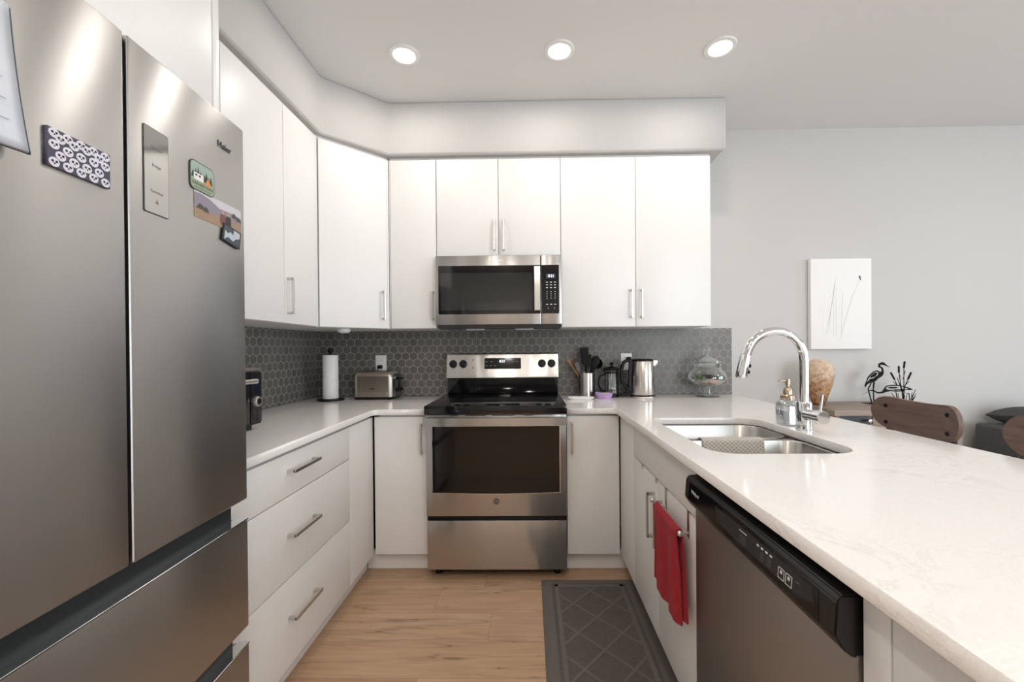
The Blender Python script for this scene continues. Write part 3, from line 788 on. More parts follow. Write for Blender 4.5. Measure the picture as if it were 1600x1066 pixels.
# small black and white photo magnet (tilted)
t = on_fridge('fridge_magnet', 'small tilted black and white photo magnet below the landscape photo', 'magnet', .057, 1.533, .0014)
t.rotation_euler = Euler((0, radians(-10), 0)).to_matrix().to_euler()
t.rotation_euler = (Matrix.Rotation(TH, 3, 'Z') @ Matrix.Rotation(radians(9), 3, 'Y')).to_euler()
fplate('frame', rrect(-.033, .033, -.022, .022, .002), 0, .003, mat('magnet_dark', srgb(40, 44, 54), .4), t)
fplate('picture', rrect(-.028, .028, -.018, .018, .001), .003, .0033, mat('magnet_pale', srgb(186, 194, 204), .4), t)
DG = mat('magnet_grey', srgb(70, 80, 92), .5)
fplate('foliage', [(-.028, .006), (-.018, .001), (-.008, .008), (.002, .004), (.004, .018), (-.028, .018)], .0033, .0035, DG, t)
fplate('foreground', [(-.028, -.018), (.028, -.018), (.028, .004), (.014, -.002), (.004, -.012), (-.016, -.008)], .0033, .0035, DG, t)
# owl face magnet
t = on_fridge('fridge_magnet', 'rectangular magnet covered in white big-eyed faces on the left fridge door', 'magnet', .432, 1.558, .0003)
fplate('plate', [(-.050, -.030), (.050, -.030), (.050, .030), (-.050, .030)], 0, .004, mat('owl_dark', srgb(70, 70, 88), .4), t)
OW = mat('owl_white', srgb(222, 220, 232), .45); OE = mat('owl_eye', srgb(40, 32, 30), .3)
def ell(cx, cz, a, b, n=14): return [(cx+a*cos(2*pi*i/n), cz+b*sin(2*pi*i/n)) for i in range(n)]
k = 0
for j, z in enumerate((-.0225, -.0095, .0035, .0165, .0245)):
    for i in range(5):
        x = -.041+i*.0205+(.0095 if j % 2 else 0)
        if x > .044: continue
        dz = random.uniform(-.002, .002); k += 1
        zz = min(max(z+dz, -.0225), .0225)
        f = fplate('face', ell(x, zz, .0078, .0074), .004, .0046+.0002*(j % 3), OW, t)
        for sx_ in (-.003, .003): fplate('eye', ell(x+sx_, zz+.001, .0019, .0020, 8), .005, .0053, OE, f)
        fplate('beak', ell(x, zz-.0022, .0012, .0013, 6), .005, .0053, OE, f)
# calendar / paper stack at the left edge
t = on_fridge('calendar', 'stack of pale blue papers hanging on the left fridge door at the photo edge', 'calendar', .60, 1.62, .003)
def pap(off, dw):
    def fn(u, v):
        z = .105 - .200*v; o_ = .004+off+.012*v*v+.002*sin(u*3)
        return (-.08+(.143+dw)*u+.012*v, -o_, z-.012*(1-u)*v)
    return fn
PB = noisy('calendar_paper', srgb(196, 202, 212), srgb(214, 218, 226), .5, 20, 0)
PD = mat('calendar_backing', srgb(66, 82, 100), .5)
sheet('backing', pap(0, .006), 10, 16, PD, t, .003)
for i in range(3): sheet('page', pap(.003+.0022*i, -.001*i), 10, 16, PB, t, .0009)
INK = mat('calendar_ink', srgb(120, 120, 150), .6)
for i in range(6):
    def ln(u, v, i=i):
        x, y, z = pap(.0085, 0)(.1+.75*u, .12+.14*i+.004*v); return (x, y-.0006, z)
    sheet('ruling', ln, 8, 1, INK, t, 0)
MB().cyl((0, -.014, .092), (0, -.004, .092), .012, .012, 20).build('clip', BLACKP, t)

# ------------------------------------------------------------------ dishwasher
t = thing('dishwasher', 'dishwasher with a dark stainless door and black control panel in the peninsula', 'dishwasher', (XP, -1.657, 0), -pi/2)
DWW = .612
MB().box(.004, DWW-.004, .02, .57, .09, .872).build('tub', BLACKP, t)
m = MB().box(.003, DWW-.003, -.004, .02, .115, .772, .003); m.build('door', STEELD, t)
# console: prism profile (depth, height) along local x
pr = [(.02, .768), (-.006, .766), (-.022, .778), (-.036, .800), (-.032, .852), (-.024, .862), (.02, .864)]
m = MB(); m.prism(pr, 'x', .004, DWW-.004)
bmesh.ops.bevel(m.bm, geom=[e for e in m.bm.edges], offset=.0025, segments=2, affect='EDGES')
cs = m.build('control_console', mat('console_black', (.012, .011, .010), .33), t)
MB().box(.0, DWW, .012, .03, .8645, .8825).build('top_gap', RUBBER, t)
tl = math.atan2(.004, .052)
def dwf(x, z, out=0): return (x, -.036+.004*(z-.8)/.052-out, z)
DR = (radians(90)-tl, 0, 0)
inset = [(.030, -.024), (.035, .024), (.14, .026), (.33, .027), (.57, .024), (.574, -.026), (.30, -.027), (.16, -.024)]
plate('console_inset', [inset], 0, .0008, mat('console_gloss', (.004, .004, .005), .12), cs, 0, dwf(0, .826), DR)
plate('console_panel', [[(.20, .018), (.36, .021), (.555, .019), (.562, -.004), (.52, -.014), (.30, -.018), (.22, -.013)]], .0008, .0014, mat('console_grey', (.022, .022, .023), .3), cs, 0, dwf(0, .826), DR)
text('brand_mark', 'Whirlpool', .0135, WHITEINK, cs, dwf(.078, .829, .001), DR, .0002, sx=.9)
def key(x, z, w_, h_, m_, n='key'): return plate(n, [rrect(-w_, w_, -h_, h_, .001, 2)], .0014, .002, m_, cs, 0, dwf(x, z), DR)
KG = mat('key_grey', (.06, .06, .062), .4)
for x in (.330, .345, .413, .437): key(x, .822, .006, .008, KG)
for x in (.396, .411, .426, .441): key(x, .838, .004, .0018, WHITEINK, 'legend')
key(.337, .838, .016, .0008, WHITEINK, 'legend')
for x in (.475, .497):
    plate('key_outline', [rrect(-.009, .009, -.010, .010, .001, 2), rrect(-.008, .008, -.009, .009, .001, 2)], .0014, .002, WHITEINK, cs, 0, dwf(x, .823), DR)
    key(x, .826, .003, .003, WHITEINK, 'legend')
key(.52, .832, .005, .0006, GREYINK, 'legend')
MB().box(.0, DWW, .055, .07, 0, .088).build('kick_plate', BLACKP, t)

# ------------------------------------------------------------------ towel racks and red towel
XD = XP
t = thing('towel_rack', 'brushed metal over-the-door towel bar on the near sink cabinet door', 'towel rack', (XD, -1.49, .725))
for y in (-1.385, -1.597):
    yy = y+1.49
    m = MB().box(-.0025, 0, yy-.008, yy+.008, -.078, .0035, .0006, 1).box(-.0025, .021, yy-.008, yy+.008, .0015, .0035)
    m.build('strap', NICKEL, t)
    MB().tube([(-.002, yy, -.066), (-.02, yy, -.062), (-.038, yy, -.052)], [.004, .004, .004], 10).build('arm', NICKEL, t)
MB().cyl((-.040, -1.352+1.49, -.052), (-.040, -1.628+1.49, -.052), .005).build('bar', NICKEL, t)
for y in (-1.352, -1.632): MB().sphere((-.040, y+1.49, -.052), .0095, (1, .8, 1)).build('end_cap', NICKEL, t)
t = thing('over_door_hook', 'pair of small metal hooks clipped over the far sink cabinet door', 'hook', (XD, -1.17, .725))
for y in (-1.07, -1.27):
    yy = y+1.17
    MB().box(-.0035, 0, yy-.009, yy+.009, -.014, .0035, .0008, 1).box(-.003, .021, yy-.009, yy+.009, .0015, .0035).build('hook', NICKEL, t)
# towel
TOW = mat('red_terry', srgb(158, 20, 38), .95); tt = NT(TOW)
f = tt.noise(tt.pos(), 300, 2); f2 = tt.noise(tt.pos(), 22, 3)
tt.color(tt.mix(f2, tt.ramp(f, [(.3, srgb(140, 12, 28)), (.7, srgb(196, 26, 46))]), srgb(168, 18, 38)))
tt.bump(f, 1.0, .006); TOW.node_tree.nodes['Principled BSDF'].inputs['Sheen Weight'].default_value = .08
def tow(u, v):
    # u across (0 far .. 1 near), v along the drop: front bottom -> over the bar -> back bottom
    R_ = .010; zb = -.052
    Lf = .285; Lb = .272; La = pi*R_; s_ = v*(Lf+La+Lb)
    y = -1.398 - .225*u
    if s_ < Lf:
        k = 1-s_/Lf; z = zb-Lf*k; x = -.040-R_
        hang = k
    elif s_ < Lf+La:
        a = (s_-Lf)/R_; x = -.040-R_*cos(a); z = zb+R_*sin(a); hang = 0
    else:
        k = (s_-Lf-La)/Lb; z = zb-Lb*k; x = -.040+R_; hang = k
    front = s_ < Lf
    amp = .0060*min(1, hang*2.0+.15)
    wv = amp*sin(u*13+.6)+.45*amp*sin(u*27+1.5+z*7)
    x += wv if front else .5*wv
    if front: x += .006*hang*u
    else: x += .002*hang
    x = min(x, -.008)
    y -= .016*hang*u*u + (.012*hang if not front else 0)
    z += .020*hang*(1-u)**2 + .006*hang*abs(2*u-1)**4
    return (x, y+1.5, z)
o = sheet('hand_towel', tow, 70, 80, TOW, None, .006, (XD, -1.5, .725))
o.modifiers.new('sub', 'SUBSURF').levels = 1
tag(o, 'red terry hand towel hanging from the towel bar on the sink cabinet', 'towel')

# ------------------------------------------------------------------ floor mat
MATB = mat('grey_mat', srgb(98, 92, 88), .62); tt = NT(MATB)
f = tt.noise(tt.scale(tt.pos(), (6, 120, 1)), 4, 4, .7)
tt.color(tt.ramp(f, [(.3, srgb(58, 54, 51)), (.7, srgb(100, 94, 89))])); tt.bump(f, .35, .002)
MATS = mat('grey_mat_smooth', srgb(98, 92, 88), .55)
t = thing('kitchen_mat', 'dark grey cushioned kitchen mat with a diamond lattice pattern in front of the sink', 'mat', (.480, -1.25, 0))
W2, L2 = .243, .565
loft([[(x, y, 0) for x, y in rrect(-W2, W2, -L2, L2, .02)], [(x, y, .004) for x, y in rrect(-W2, W2, -L2, L2, .02)],
      [(x, y, .014) for x, y in rrect(-W2+.022, W2-.022, -L2+.022, L2-.022, .015)], [(x, y, .0155) for x, y in rrect(-W2+.03, W2-.03, -L2+.03, L2-.03, .012)]], 'base', MATS, t, True, True)
MB().box(-W2+.052, W2-.052, -L2+.052, L2-.052, .0150, .0162).build('woven_field', MATB, t)
m = MB()
for x0, x1, y0, y1 in ((-W2+.066, -W2+.086, -L2+.066, L2-.066), (W2-.086, W2-.066, -L2+.066, L2-.066), (-W2+.066, W2-.066, -L2+.066, -L2+.086), (-W2+.066, W2-.066, L2-.086, L2-.066)):
    m.box(x0, x1, y0, y1, .0150, .0176, .0008, 1)
xa, ya = W2-.08, L2-.08
def clip(p, d):
    t0, t1 = -9, 9
    for a, lim in ((0, xa), (1, ya)):
        if abs(d[a]) < 1e-9: continue
        u0, u1 = (-lim-p[a])/d[a], (lim-p[a])/d[a]
        if u0 > u1: u0, u1 = u1, u0
        t0 = max(t0, u0); t1 = min(t1, u1)
    return (t0, t1) if t1 > t0 else None
for sg in (1, -1):
    for k in range(-6, 7):
        p = (0, k*.205+.03); d = Vector((.68, sg*.73)).normalized()
        cc = clip(p, d)
        if cc and cc[1]-cc[0] > .03:
            A = (p[0]+d.x*cc[0], p[1]+d.y*cc[0]); B = (p[0]+d.x*cc[1], p[1]+d.y*cc[1])
            n = Vector((-d.y, d.x))*.006
            m.prism([(A[0]+n.x, A[1]+n.y), (B[0]+n.x, B[1]+n.y), (B[0]-n.x, B[1]-n.y), (A[0]-n.x, A[1]-n.y)], 'z', .0150, .0174 if sg > 0 else .0171)
m.build('lattice', MATS, t)

# ------------------------------------------------------------------ counter appliances
BRS = steel('small_appliance_steel', (.60, .56, .52), .24, .6, .25)
# countertop oven
t = thing('toaster_oven', 'black and steel countertop oven with a dial, at the fridge end of the left counter', 'oven', (-.955, -1.155, .914), pi/2)
# local x goes to +y: box spans x -.40..0, front at y=0
MB().box(-.40, 0, .012, .325, .018, .245, .006).build('body', BRS, t)
MB().box(-.40, -.002, .0, .014, .022, .240, .004).build('front_frame', BLACKP, t)
MB().box(-.072, -.003, -.003, .0, .03, .236, .001).build('control_panel', mat('oven_panel_black', (.006, .006, .007), .25), t)
MB().box(-.39, -.078, -.003, .0, .03, .236, .001).build('door', BLACKG, t)
dsp = plate('display', [rrect(-.058, -.018, .152, .212, .002)], 0, .001, mat('oven_display', (.012, .013, .03), .15), t, 0, (0, -.003, 0), FACE)
text('digits', '8:20', .014, emis('oven_digits', (.5, .6, 1), .5), t, (-.038, -.0043, .195), FACE, .0001)
MB().lathe([(0, -.016), (.019, -.016), (.021, -.013), (.0225, -.003)], (-.036, .117), 28, 'y').build('dial', NICKEL, t)
MB().lathe([(0, -.0165), (.013, -.0165)], (-.036, .117), 24, 'y').build('dial_face', BLACKP, t)
for z in (.078, .060, .042):
    for x in (-.05, -.022): MB().lathe([(0, -.006), (.005, -.006), (.006, -.003)], (x, z), 12, 'y').build('button', mat('button_dark', (.03, .03, .03), .4), t)
m = MB().cyl((-.37, -.035, .205), (-.082, -.035, .205), .010)
for x in (-.35, -.10): m.cyl((x, -.035, .205), (x, -.002, .205), .006)
m.build('handle', NICKEL, t)
MB().box(-.40, 0, -.002, .30, .2455, .256, .004).build('top_trim', NICKEL, t)
for x in (-.36, -.045):
    for y in (.03, .29): MB().cyl((x, y, 0), (x, y, .02), .014, .016, 14).build('foot', RUBBER, t)

# paper towel
t = thing('paper_towel_holder', 'black paper towel stand with a white roll in the left corner', 'paper towel holder', (-1.118, -.205, .914))
MB().lathe([(0, 0), (.08, 0), (.083, .003), (.083, .009), (.078, .012), (0, .012)], seg=40).build('base', BLACKP, t)
MB().cyl((0, 0, .01), (0, 0, .315), .005).build('rod', BLACKP, t)
MB().lathe([(0, .302), (.010, .304), (.010, .310), (.015, .316), (.018, .326), (.015, .337), (.006, .342), (0, .343)], seg=24).build('finial', BLACKP, t)
PTW = noisy('paper_towel', srgb(240, 240, 240), srgb(247, 247, 247), .9, 70, .3, .003)
o = MB().lathe([(.02, .024), (.0465, .024), (.0475, .027), (.0475, .293), (.0465, .296), (.02, .296), (.02, .024)], (-1.118, -.205), 48)
ro_ = MB().lathe([(.02, .014), (.0465, .014), (.0475, .017), (.0475, .293), (.0465, .296), (.02, .296), (.02, .014)], seg=48).build('paper_roll', PTW, None, (-1.118, -.205, .914))
o.bm.free()
tag(ro_, 'roll of white paper towel on the black stand in the left corner', 'paper towel')

# toaster
TS = steel('toaster_steel', (.62, .55, .49), .26, .6)
t = thing('toaster', 'two slice brushed steel toaster left of the range', 'toaster', (-.84, -.115, .914))
def tprof(g, zt, z0=.018):
    w_ = .08-g
    return [(-w_, z0), (w_, z0), (w_, zt-.035)] + [(w_-.035+.035*cos(radians(a)), zt-.035+.035*sin(radians(a))) for a in (20, 45, 70, 90)] + \
           [(-(w_-.035)-.035*cos(radians(a)), zt-.035+.035*sin(radians(a))) for a in (90, 70, 45, 20)] + [(-w_, zt-.035)]
MB().prism(tprof(0.001, .186), 'x', -.108, .098).build('shell', TS, t)
ep = mat('toaster_end', srgb(196, 190, 180), .3, .7)
for a, b in ((-.108, -.131), (.098, .124)):
    w_ = b-a
    rings = [[(a+w_*dx, y, z) for y, z in tprof(g, zt, z0)] for dx, g, zt, z0 in ((0, 0, .187, .018), (.4, .002, .184, .018), (.75, .008, .176, .019), (.93, .016, .166, .021), (1, .024, .156, .024))]
    loft(rings, 'end_cap', ep, t, False, True)
MB().prism(tprof(.012, .168), 'x', .122, .142).build('control_end', mat('toaster_chrome', (.25, .26, .28), .15, 1), t)
MB().box(.142, .146, -.01, .01, .05, .15, .001).build('lever_slot', BLACKP, t)
MB().box(.144, .168, -.022, .022, .128, .142, .004).build('lever', BLACKP, t)
for y in (-.04, .03): MB().lathe([(0, .158), (.012, .158), (.013, .146)], (y, .062), 18, 'x').build('dial', BLACKP, t)
MB().box(-.128, .12, -.076, .076, .004, .018, .002).build('base', BLACKP, t)
for x in (-.11, .10):
    for y in (-.06, .06): MB().cyl((x, y, 0), (x, y, .005), .01, .01, 12).build('foot', RUBBER, t)
for y in (-.028, .028): MB().box(-.095, .085, y-.013, y+.013, .1862, .1868).build('bread_slot', DARK, t)
fr_ = MB().box(-.098, .090, -.0815, -.0795, .030, .052, .0009, 1).build('crumb_tray', TS, t)
plate('maker_mark', [ell(-.01, .072, .013, .004)], 0, .0006, mat('mark_dark', (.06, .04, .03), .4), t, 0, (0, -.0795, 0), FACE)

# outlets and plugs
def outlet(x, label):
    t = thing('wall_outlet', label, 'outlet', (x, -.008, 1.146), 0, 'white wall outlets on the tile')
    MB().box(-.038, .038, -.006, 0, -.058, .058, .002).build('cover_plate', WHITEP, t)
    for z in (.022, -.022):
        f = plate('socket', [rrect(-.017, .017, z-.014, z+.014, .005)], 0, .0015, WHITEP, t, .0003, (0, -.006, 0), FACE)
        for sx_ in (-.006, .006): MB().box(sx_-.001, sx_+.001, -.0079, -.0074, z-.002, z+.006).build('slot', DARK, f)
outlet(-.855, 'white wall outlet on the tile above the toaster')
outlet(.856, 'white wall outlet on the tile behind the kettle')
def plug(x, z, label, pts):
    t = thing('power_plug', label, 'plug', (x, -.016, z))
    MB().box(-.016, .016, -.024, .0, -.012, .012, .004).build('plug_body', BLACKP, t)
    MB().tube(pts, .003, 8).build('cord', BLACKP, t)
plug(-.857, 1.124, 'black plug of the toaster in the wall outlet', [(-.010, -.02, -.006), (-.016, -.024, -.03), (-.018, -.015, -.10), (-.016, -.01, -.19), (-.005, -.02, -.204)])
plug(.870, 1.168, 'black plug of the kettle in the wall outlet', [(0, -.02, -.008), (.002, -.026, -.05), (-.004, -.014, -.15), (-.02, -.014, -.235), (-.08, -.02, -.2505), (-.13, -.04, -.2505), (-.1, -.075, -.2505), (-.02, -.07, -.2505)])

# utensil crock
t = thing('utensil_crock', 'round brushed steel utensil crock right of the range', 'crock', (.567, -.085, .914))
MB().lathe([(0, 0), (.056, 0), (.058, .003), (.058, .160), (.056, .163), (.054, .160), (.054, .006), (0, .006)], seg=44).build('body', BRS, t)
UW = wood('utensil_wood', srgb(150, 104, 76), srgb(186, 138, 104), 5, (10, 10, 1))
UB_ = mat('utensil_black', (.004, .004, .004), .5, 0, .2)
UG = mat('utensil_grey', srgb(92, 92, 90), .5)
def utensil(name, label, base, top, head, m, r_=.0045):
    """handle from inside the crock to top; head shape at the end"""
    o0 = Vector((.567, -.085, .914)); b = Vector(base); tp = Vector(top)
    mb = MB(); mb.tube([b, b.lerp(tp, .5), tp], [r_, r_, r_*.9], 10)
    d = (tp-b).normalized()
    side = d.cross(Vector((0, 1, 0))).normalized(); nrm = side.cross(d)
    kind, w_, l_ = head
    if kind == 'flat':
        c8 = [(-w_*.55, 0), (w_*.55, 0), (w_, l_*.3), (w_, l_), (-w_, l_), (-w_, l_*.3)]
        def fn():
            A = [mb.bm.verts.new(tp+side*x+d*y+nrm*.0025) for x, y in c8]; B = [mb.bm.verts.new(tp+side*x+d*y-nrm*.0025) for x, y in c8]
            mb.bm.faces.new(A); mb.bm.faces.new(B[::-1])
            for i in range(len(c8)): mb.bm.faces.new((A[i], A[(i+1) % 6], B[(i+1) % 6], B[i]))
        mb._new(fn)
    elif kind == 'oval':
        Mx = Matrix((side, nrm, d)).transposed().to_4x4(); Mx.translation = tp+d*l_*.45
        mb._new(lambda: bmesh.ops.create_uvsphere(mb.bm, u_segments=16, v_segments=10, radius=1, matrix=Mx @ Matrix.Diagonal((w_, .007, l_*.55, 1))))
    elif kind == 'bowl':
        Mx = Matrix((side, nrm, d)).transposed().to_4x4(); Mx.translation = tp+d*l_*.4
        mb.lathe([(w_, .0), (w_*.92, -.012), (w_*.6, -.026), (0, -.032), (w_*.55, -.023), (w_*.88, -.011), (w_*.96, .0), (w_, 0)], seg=20,
                 mtx=Mx @ Matrix.Rotation(radians(80), 4, 'X'))
    elif kind == 'whisk':
        for k in range(5):
            a = pi*k/5; q = side*cos(a)+nrm*sin(a)
            mb.tube([tp+d*(l_*(.5-.5*cos(pi*i/10))*1.0)+q*w_*sin(pi*i/10)*.9 for i in range(11)] , .0011, 6)
            mb.tube([tp+d*(l_*(.5-.5*cos(pi*i/10)))-q*w_*sin(pi*i/10)*.9 for i in range(11)], .0011, 6)
    o = mb.build(name, m)
    return tag(o, label, 'utensil', 'utensils in the steel crock')
zc = .926
utensil('wooden_spoon', 'slim wooden spatula handle leaning furthest left in the steel crock', (.60, -.085, zc), (.452, -.105, 1.150), ('flat', .008, .022), UW, .006)
utensil('wooden_spoon', 'dark-edged wooden utensil leaning left beside the slim wooden one in the crock', (.598, -.07, zc), (.472, -.085, 1.145), ('flat', .006, .022), wood('utensil_wood_dark', srgb(110, 70, 48), srgb(150, 100, 72), 5, (10, 10, 1)), .006)
utensil('spatula', 'black square spatula standing tallest in the steel crock', (.575, -.09, zc), (.560, -.07, 1.185), ('flat', .030, .062), UB_)
utensil('turner', 'black wide slotted turner in front of the tallest spatula in the crock', (.565, -.115, zc), (.562, -.13, 1.125), ('flat', .036, .075), UB_)
utensil('ladle', 'black ladle leaning far right out of the steel crock', (.535, -.09, zc), (.635, -.085, 1.12), ('bowl', .036, .05), UB_)
utensil('serving_spoon', 'black oval serving spoon leaning right in the crock', (.545, -.11, zc), (.610, -.12, 1.11), ('oval', .028, .085), UB_)
utensil('pasta_fork', 'black spoon with a small hooked tip between the spatula and ladle in the crock', (.55, -.06, zc), (.622, -.05, 1.14), ('oval', .018, .05), UB_)
utensil('whisk', 'grey wire whisk in the left of the steel crock', (.585, -.08, zc), (.532, -.10, 1.095), ('whisk', .018, .09), UG)
utensil('rubber_scraper', 'grey scraper near the left side of the steel crock', (.57, -.12, zc), (.515, -.125, 1.09), ('flat', .014, .06), UG)

# french press
t = thing('french_press', 'glass french press with a black lid and handle between crock and kettle', 'french press', (.735, -.105, .914))
MB().lathe([(0, .022), (.044, .022), (.046, .026), (.046, .172), (.048, .176), (.046, .177), (.0445, .172), (.0445, .028), (0, .026)], seg=40).build('beaker', GLASS, t)
m = MB()
m.lathe([(.046, .0), (.049, .0), (.049, .014), (.046, .014), (.046, 0)], seg=40); m.lathe([(.0462, .158), (.0485, .158), (.0485, .170), (.0462, .170), (.0462, .158)], seg=40)
for a in (45, 135, 225, 315):
    x, y = .0485*cos(radians(a)), .0485*sin(radians(a)); m.tube([(x, y, 0), (x, y, .17)], .003, 6)
m.lathe([(0, .010), (.046, .010), (.046, .020), (0, .020)], seg=30)
m.build('frame', BLACKP, t)
MB().tube([(-.046, 0, .150), (-.075, 0, .145), (-.087, 0, .115), (-.086, 0, .075), (-.070, 0, .045), (-.046, 0, .035)], .0065, 10, sx=1.3).build('handle', BLACKP, t)
MB().lathe([(0, .178), (.050, .178), (.056, .183), (.052, .192), (.03, .201), (.008, .205), (0, .205)], seg=40).build('lid', BLACKP, t)
MB().lathe([(0, .205), (.004, .205), (.004, .212), (.012, .215), (.015, .222), (.011, .230), (0, .232)], seg=24).build('plunger_knob', BLACKP, t)
MB().cyl((0, 0, .06), (0, 0, .205), .0022).build('rod', CHROME, t)
MB().lathe([(0, .058), (.043, .056), (.044, .062), (.0, .062)], seg=30).build('filter', CHROME, t)
MB().lathe([(0, .024), (.0435, .024), (.0435, .040), (0, .040)], seg=30).build('coffee', mat('coffee', (.12, .07, .04), .3), t)

# kettle
t = thing('kettle', 'brushed steel electric kettle with a black handle on its base', 'kettle', (.928, -.155, .914))
MB().lathe([(0, 0), (.080, 0), (.082, .004), (.080, .012), (.074, .014), (0, .014)], seg=48).build('power_base', NICKEL, t)
MB().lathe([(0, .015), (.079, .015), (.079, .021), (0, .021)], seg=48).build('base_ring', BLACKP, t)
MB().lathe([(0, .021), (.077, .021), (.078, .024), (.072, .236), (.070, .240), (0, .240)], seg=56).build('body', BRS, t)
MB().lathe([(.0, .240), (.071, .240), (.071, .246), (.062, .253), (0, .256)], seg=48).build('lid', BLACKP, t)
MB().prism([(.066, .242), (.094, .242), (.096, .236), (.090, .222), (.072, .205)], 'y', -.014, .014).build('spout', BRS, t)
m = MB().tube([(-.060, 0, .242), (-.10, 0, .244), (-.124, 0, .232), (-.137, 0, .19), (-.140, 0, .135), (-.132, 0, .10), (-.10, 0, .062), (-.070, 0, .030)],
              [.010, .011, .012, .012, .012, .012, .012, .010], 12, sx=1.0)
m.prism([(-.066, .24), (-.086, .242), (-.094, .10), (-.088, .03), (-.070, .024), (-.066, .06)], 'y', -.014, .014)
m.build('handle', BLACKP, t)

# white spoon rest, lilac ring
SIL = mat('white_ceramic', srgb(240, 238, 236), .3)
t = thing('spoon_rest', 'low white two-lobed spoon rest right of the range', 'spoon rest', (.515, -.245, .914))
def lobed(k): 
    out = []
    for i in range(40):
        a = 2*pi*i/40
        r_ = (.062+.014*cos(2*a)-.006*cos(a*3+.8))*k
        out.append((r_*cos(a)*1.12, r_*sin(a)*.75))
    return out
loft([[(x, y, 0) for x, y in lobed(.82)], [(x, y, .010) for x, y in lobed(1)], [(x, y, .016) for x, y in lobed(1.0)], [(x, y, .014) for x, y in lobed(.93)], [(x, y, .007) for x, y in lobed(.78)]], 'dish', SIL, t, True, True)
LIL = mat('lilac_silicone', srgb(205, 172, 226), .5)
t = thing('silicone_cup', 'lilac silicone cup with a scalloped rim on the counter below the french press', 'cup', (.668, -.185, .914))
def crown(r_, z0, amp, n=48): return [(r_*cos(2*pi*i/n), r_*sin(2*pi*i/n), z0+amp*abs(sin(4*2*pi*i/n/2*1.0))) for i in range(n)]
loft([crown(.044, 0, 0), crown(.048, .004, 0), crown(.058, .026, .011), crown(.055, .026, .011), crown(.046, .006, 0), crown(.02, .005, 0)], 'cup', LIL, t, True, True)
MB().lathe([(0, .034), (.030, .034), (.036, .029), (.030, .024), (0, .024)], seg=28).build('insert', mat('pale_pink_silicone', srgb(238, 222, 226), .5), t)
MB().lathe([(0, .006), (.020, .006), (.016, .026), (0, .026)], seg=20).build('stem', LIL, t)

# apothecary jar with contents
JX, JY = 1.36, -.135
t = thing('apothecary_jar', 'footed glass apothecary jar with a knobbed lid at the end of the backsplash', 'jar', (JX, JY, .914))
MB().lathe([(0, .0), (.076, .0), (.078, .003), (.070, .007), (.030, .012), (.020, .022), (.017, .038), (.022, .050), (.018, .058), (.030, .066)], seg=48).build('foot', GLASS, t)
MB().lathe([(.0, .066), (.050, .070), (.094, .090), (.118, .116), (.121, .134), (.112, .156), (.090, .180), (.084, .196), (.090, .214), (.096, .219)], seg=56).build('bowl', GLASS, t)
MB().lathe([(.099, .220), (.086, .226), (.084, .236), (.060, .254), (.030, .268), (.016, .276), (.020, .286), (.012, .296), (.022, .306), (.024, .322), (.014, .334), (0, .336)], seg=48).build('lid', GLASS, t)
pe = MB()
pc = [srgb(206, 190, 160), srgb(170, 146, 116), srgb(196, 160, 140), srgb(120, 100, 76)]
PM = [mat('pebble', c_, .5) for c_ in pc]
for i in range(120):
    a = random.uniform(0, 2*pi); rr = .080*math.sqrt(random.random()); zz = .066+.0009*(rr/.02)**2+random.uniform(0, .018)
    pe.mi = i % 4; q = random.uniform(.005, .009)
    pe.sphere((rr*cos(a), rr*sin(a), zz+.006), q, (1, random.uniform(.7, 1), .8), 8, 6)
o = pe.build('pebbles', PM, None, (JX, JY, .914)); tag(o, 'layer of tan and pink pebbles filling the bottom of the glass jar', 'pebbles', kind='stuff')
def succulent(x, y, z, R_, cols, label, layers=4, n=9, tilt_=1.0):
    m = MB()
    for l_ in range(layers):
        el = radians(18+l_*62/layers); rr = R_*(1-.17*l_)
        for i in range(n):
            a = 2*pi*(i+.5*(l_ % 2))/n
            d = Vector((cos(a)*cos(el), sin(a)*cos(el), sin(el)*tilt_))
            m.tube([d*rr*.1, d*rr*.45, d*rr*.8, d*rr], [rr*.06, rr*.17, rr*.13, .0008], 6)
    o = m.build('succulent', mat('succulent_leaf', cols, .5), None, (JX+x, JY+y, .914+z))
    tag(o, label, 'succulent', 'succulents in the glass jar')
succulent(-.004, -.02, .122, .050, srgb(66, 40, 54), 'dark purple succulent rosette in the middle of the glass jar', 4, 10)
succulent(-.062, -.025, .116, .050, srgb(86, 108, 58), 'green leafy succulent at the left of the glass jar')
succulent(.060, -.015, .116, .050, srgb(70, 98, 62), 'green leafy succulent at the right of the glass jar')
succulent(-.030, .045, .108, .042, srgb(104, 120, 74), 'pale green succulent at the back of the glass jar')
m = MB().sphere((0, 0, 0), .016, (1, 1, .85), 20, 12)
for i in range(9):
    a = 2*pi*i/9; m.tube([(.017*cos(a), .017*sin(a), -.010), (.021*cos(a), .021*sin(a), 0), (.010*cos(a), .010*sin(a), .014)], [.003, .004, .001], 6)
o = m.build('flower_ball', mat('rose_pink', srgb(224, 168, 150), .5), None, (JX+.012, JY-.072,   .914+.106)); tag(o, 'round pale pink rosette at the front of the glass jar', 'flower')

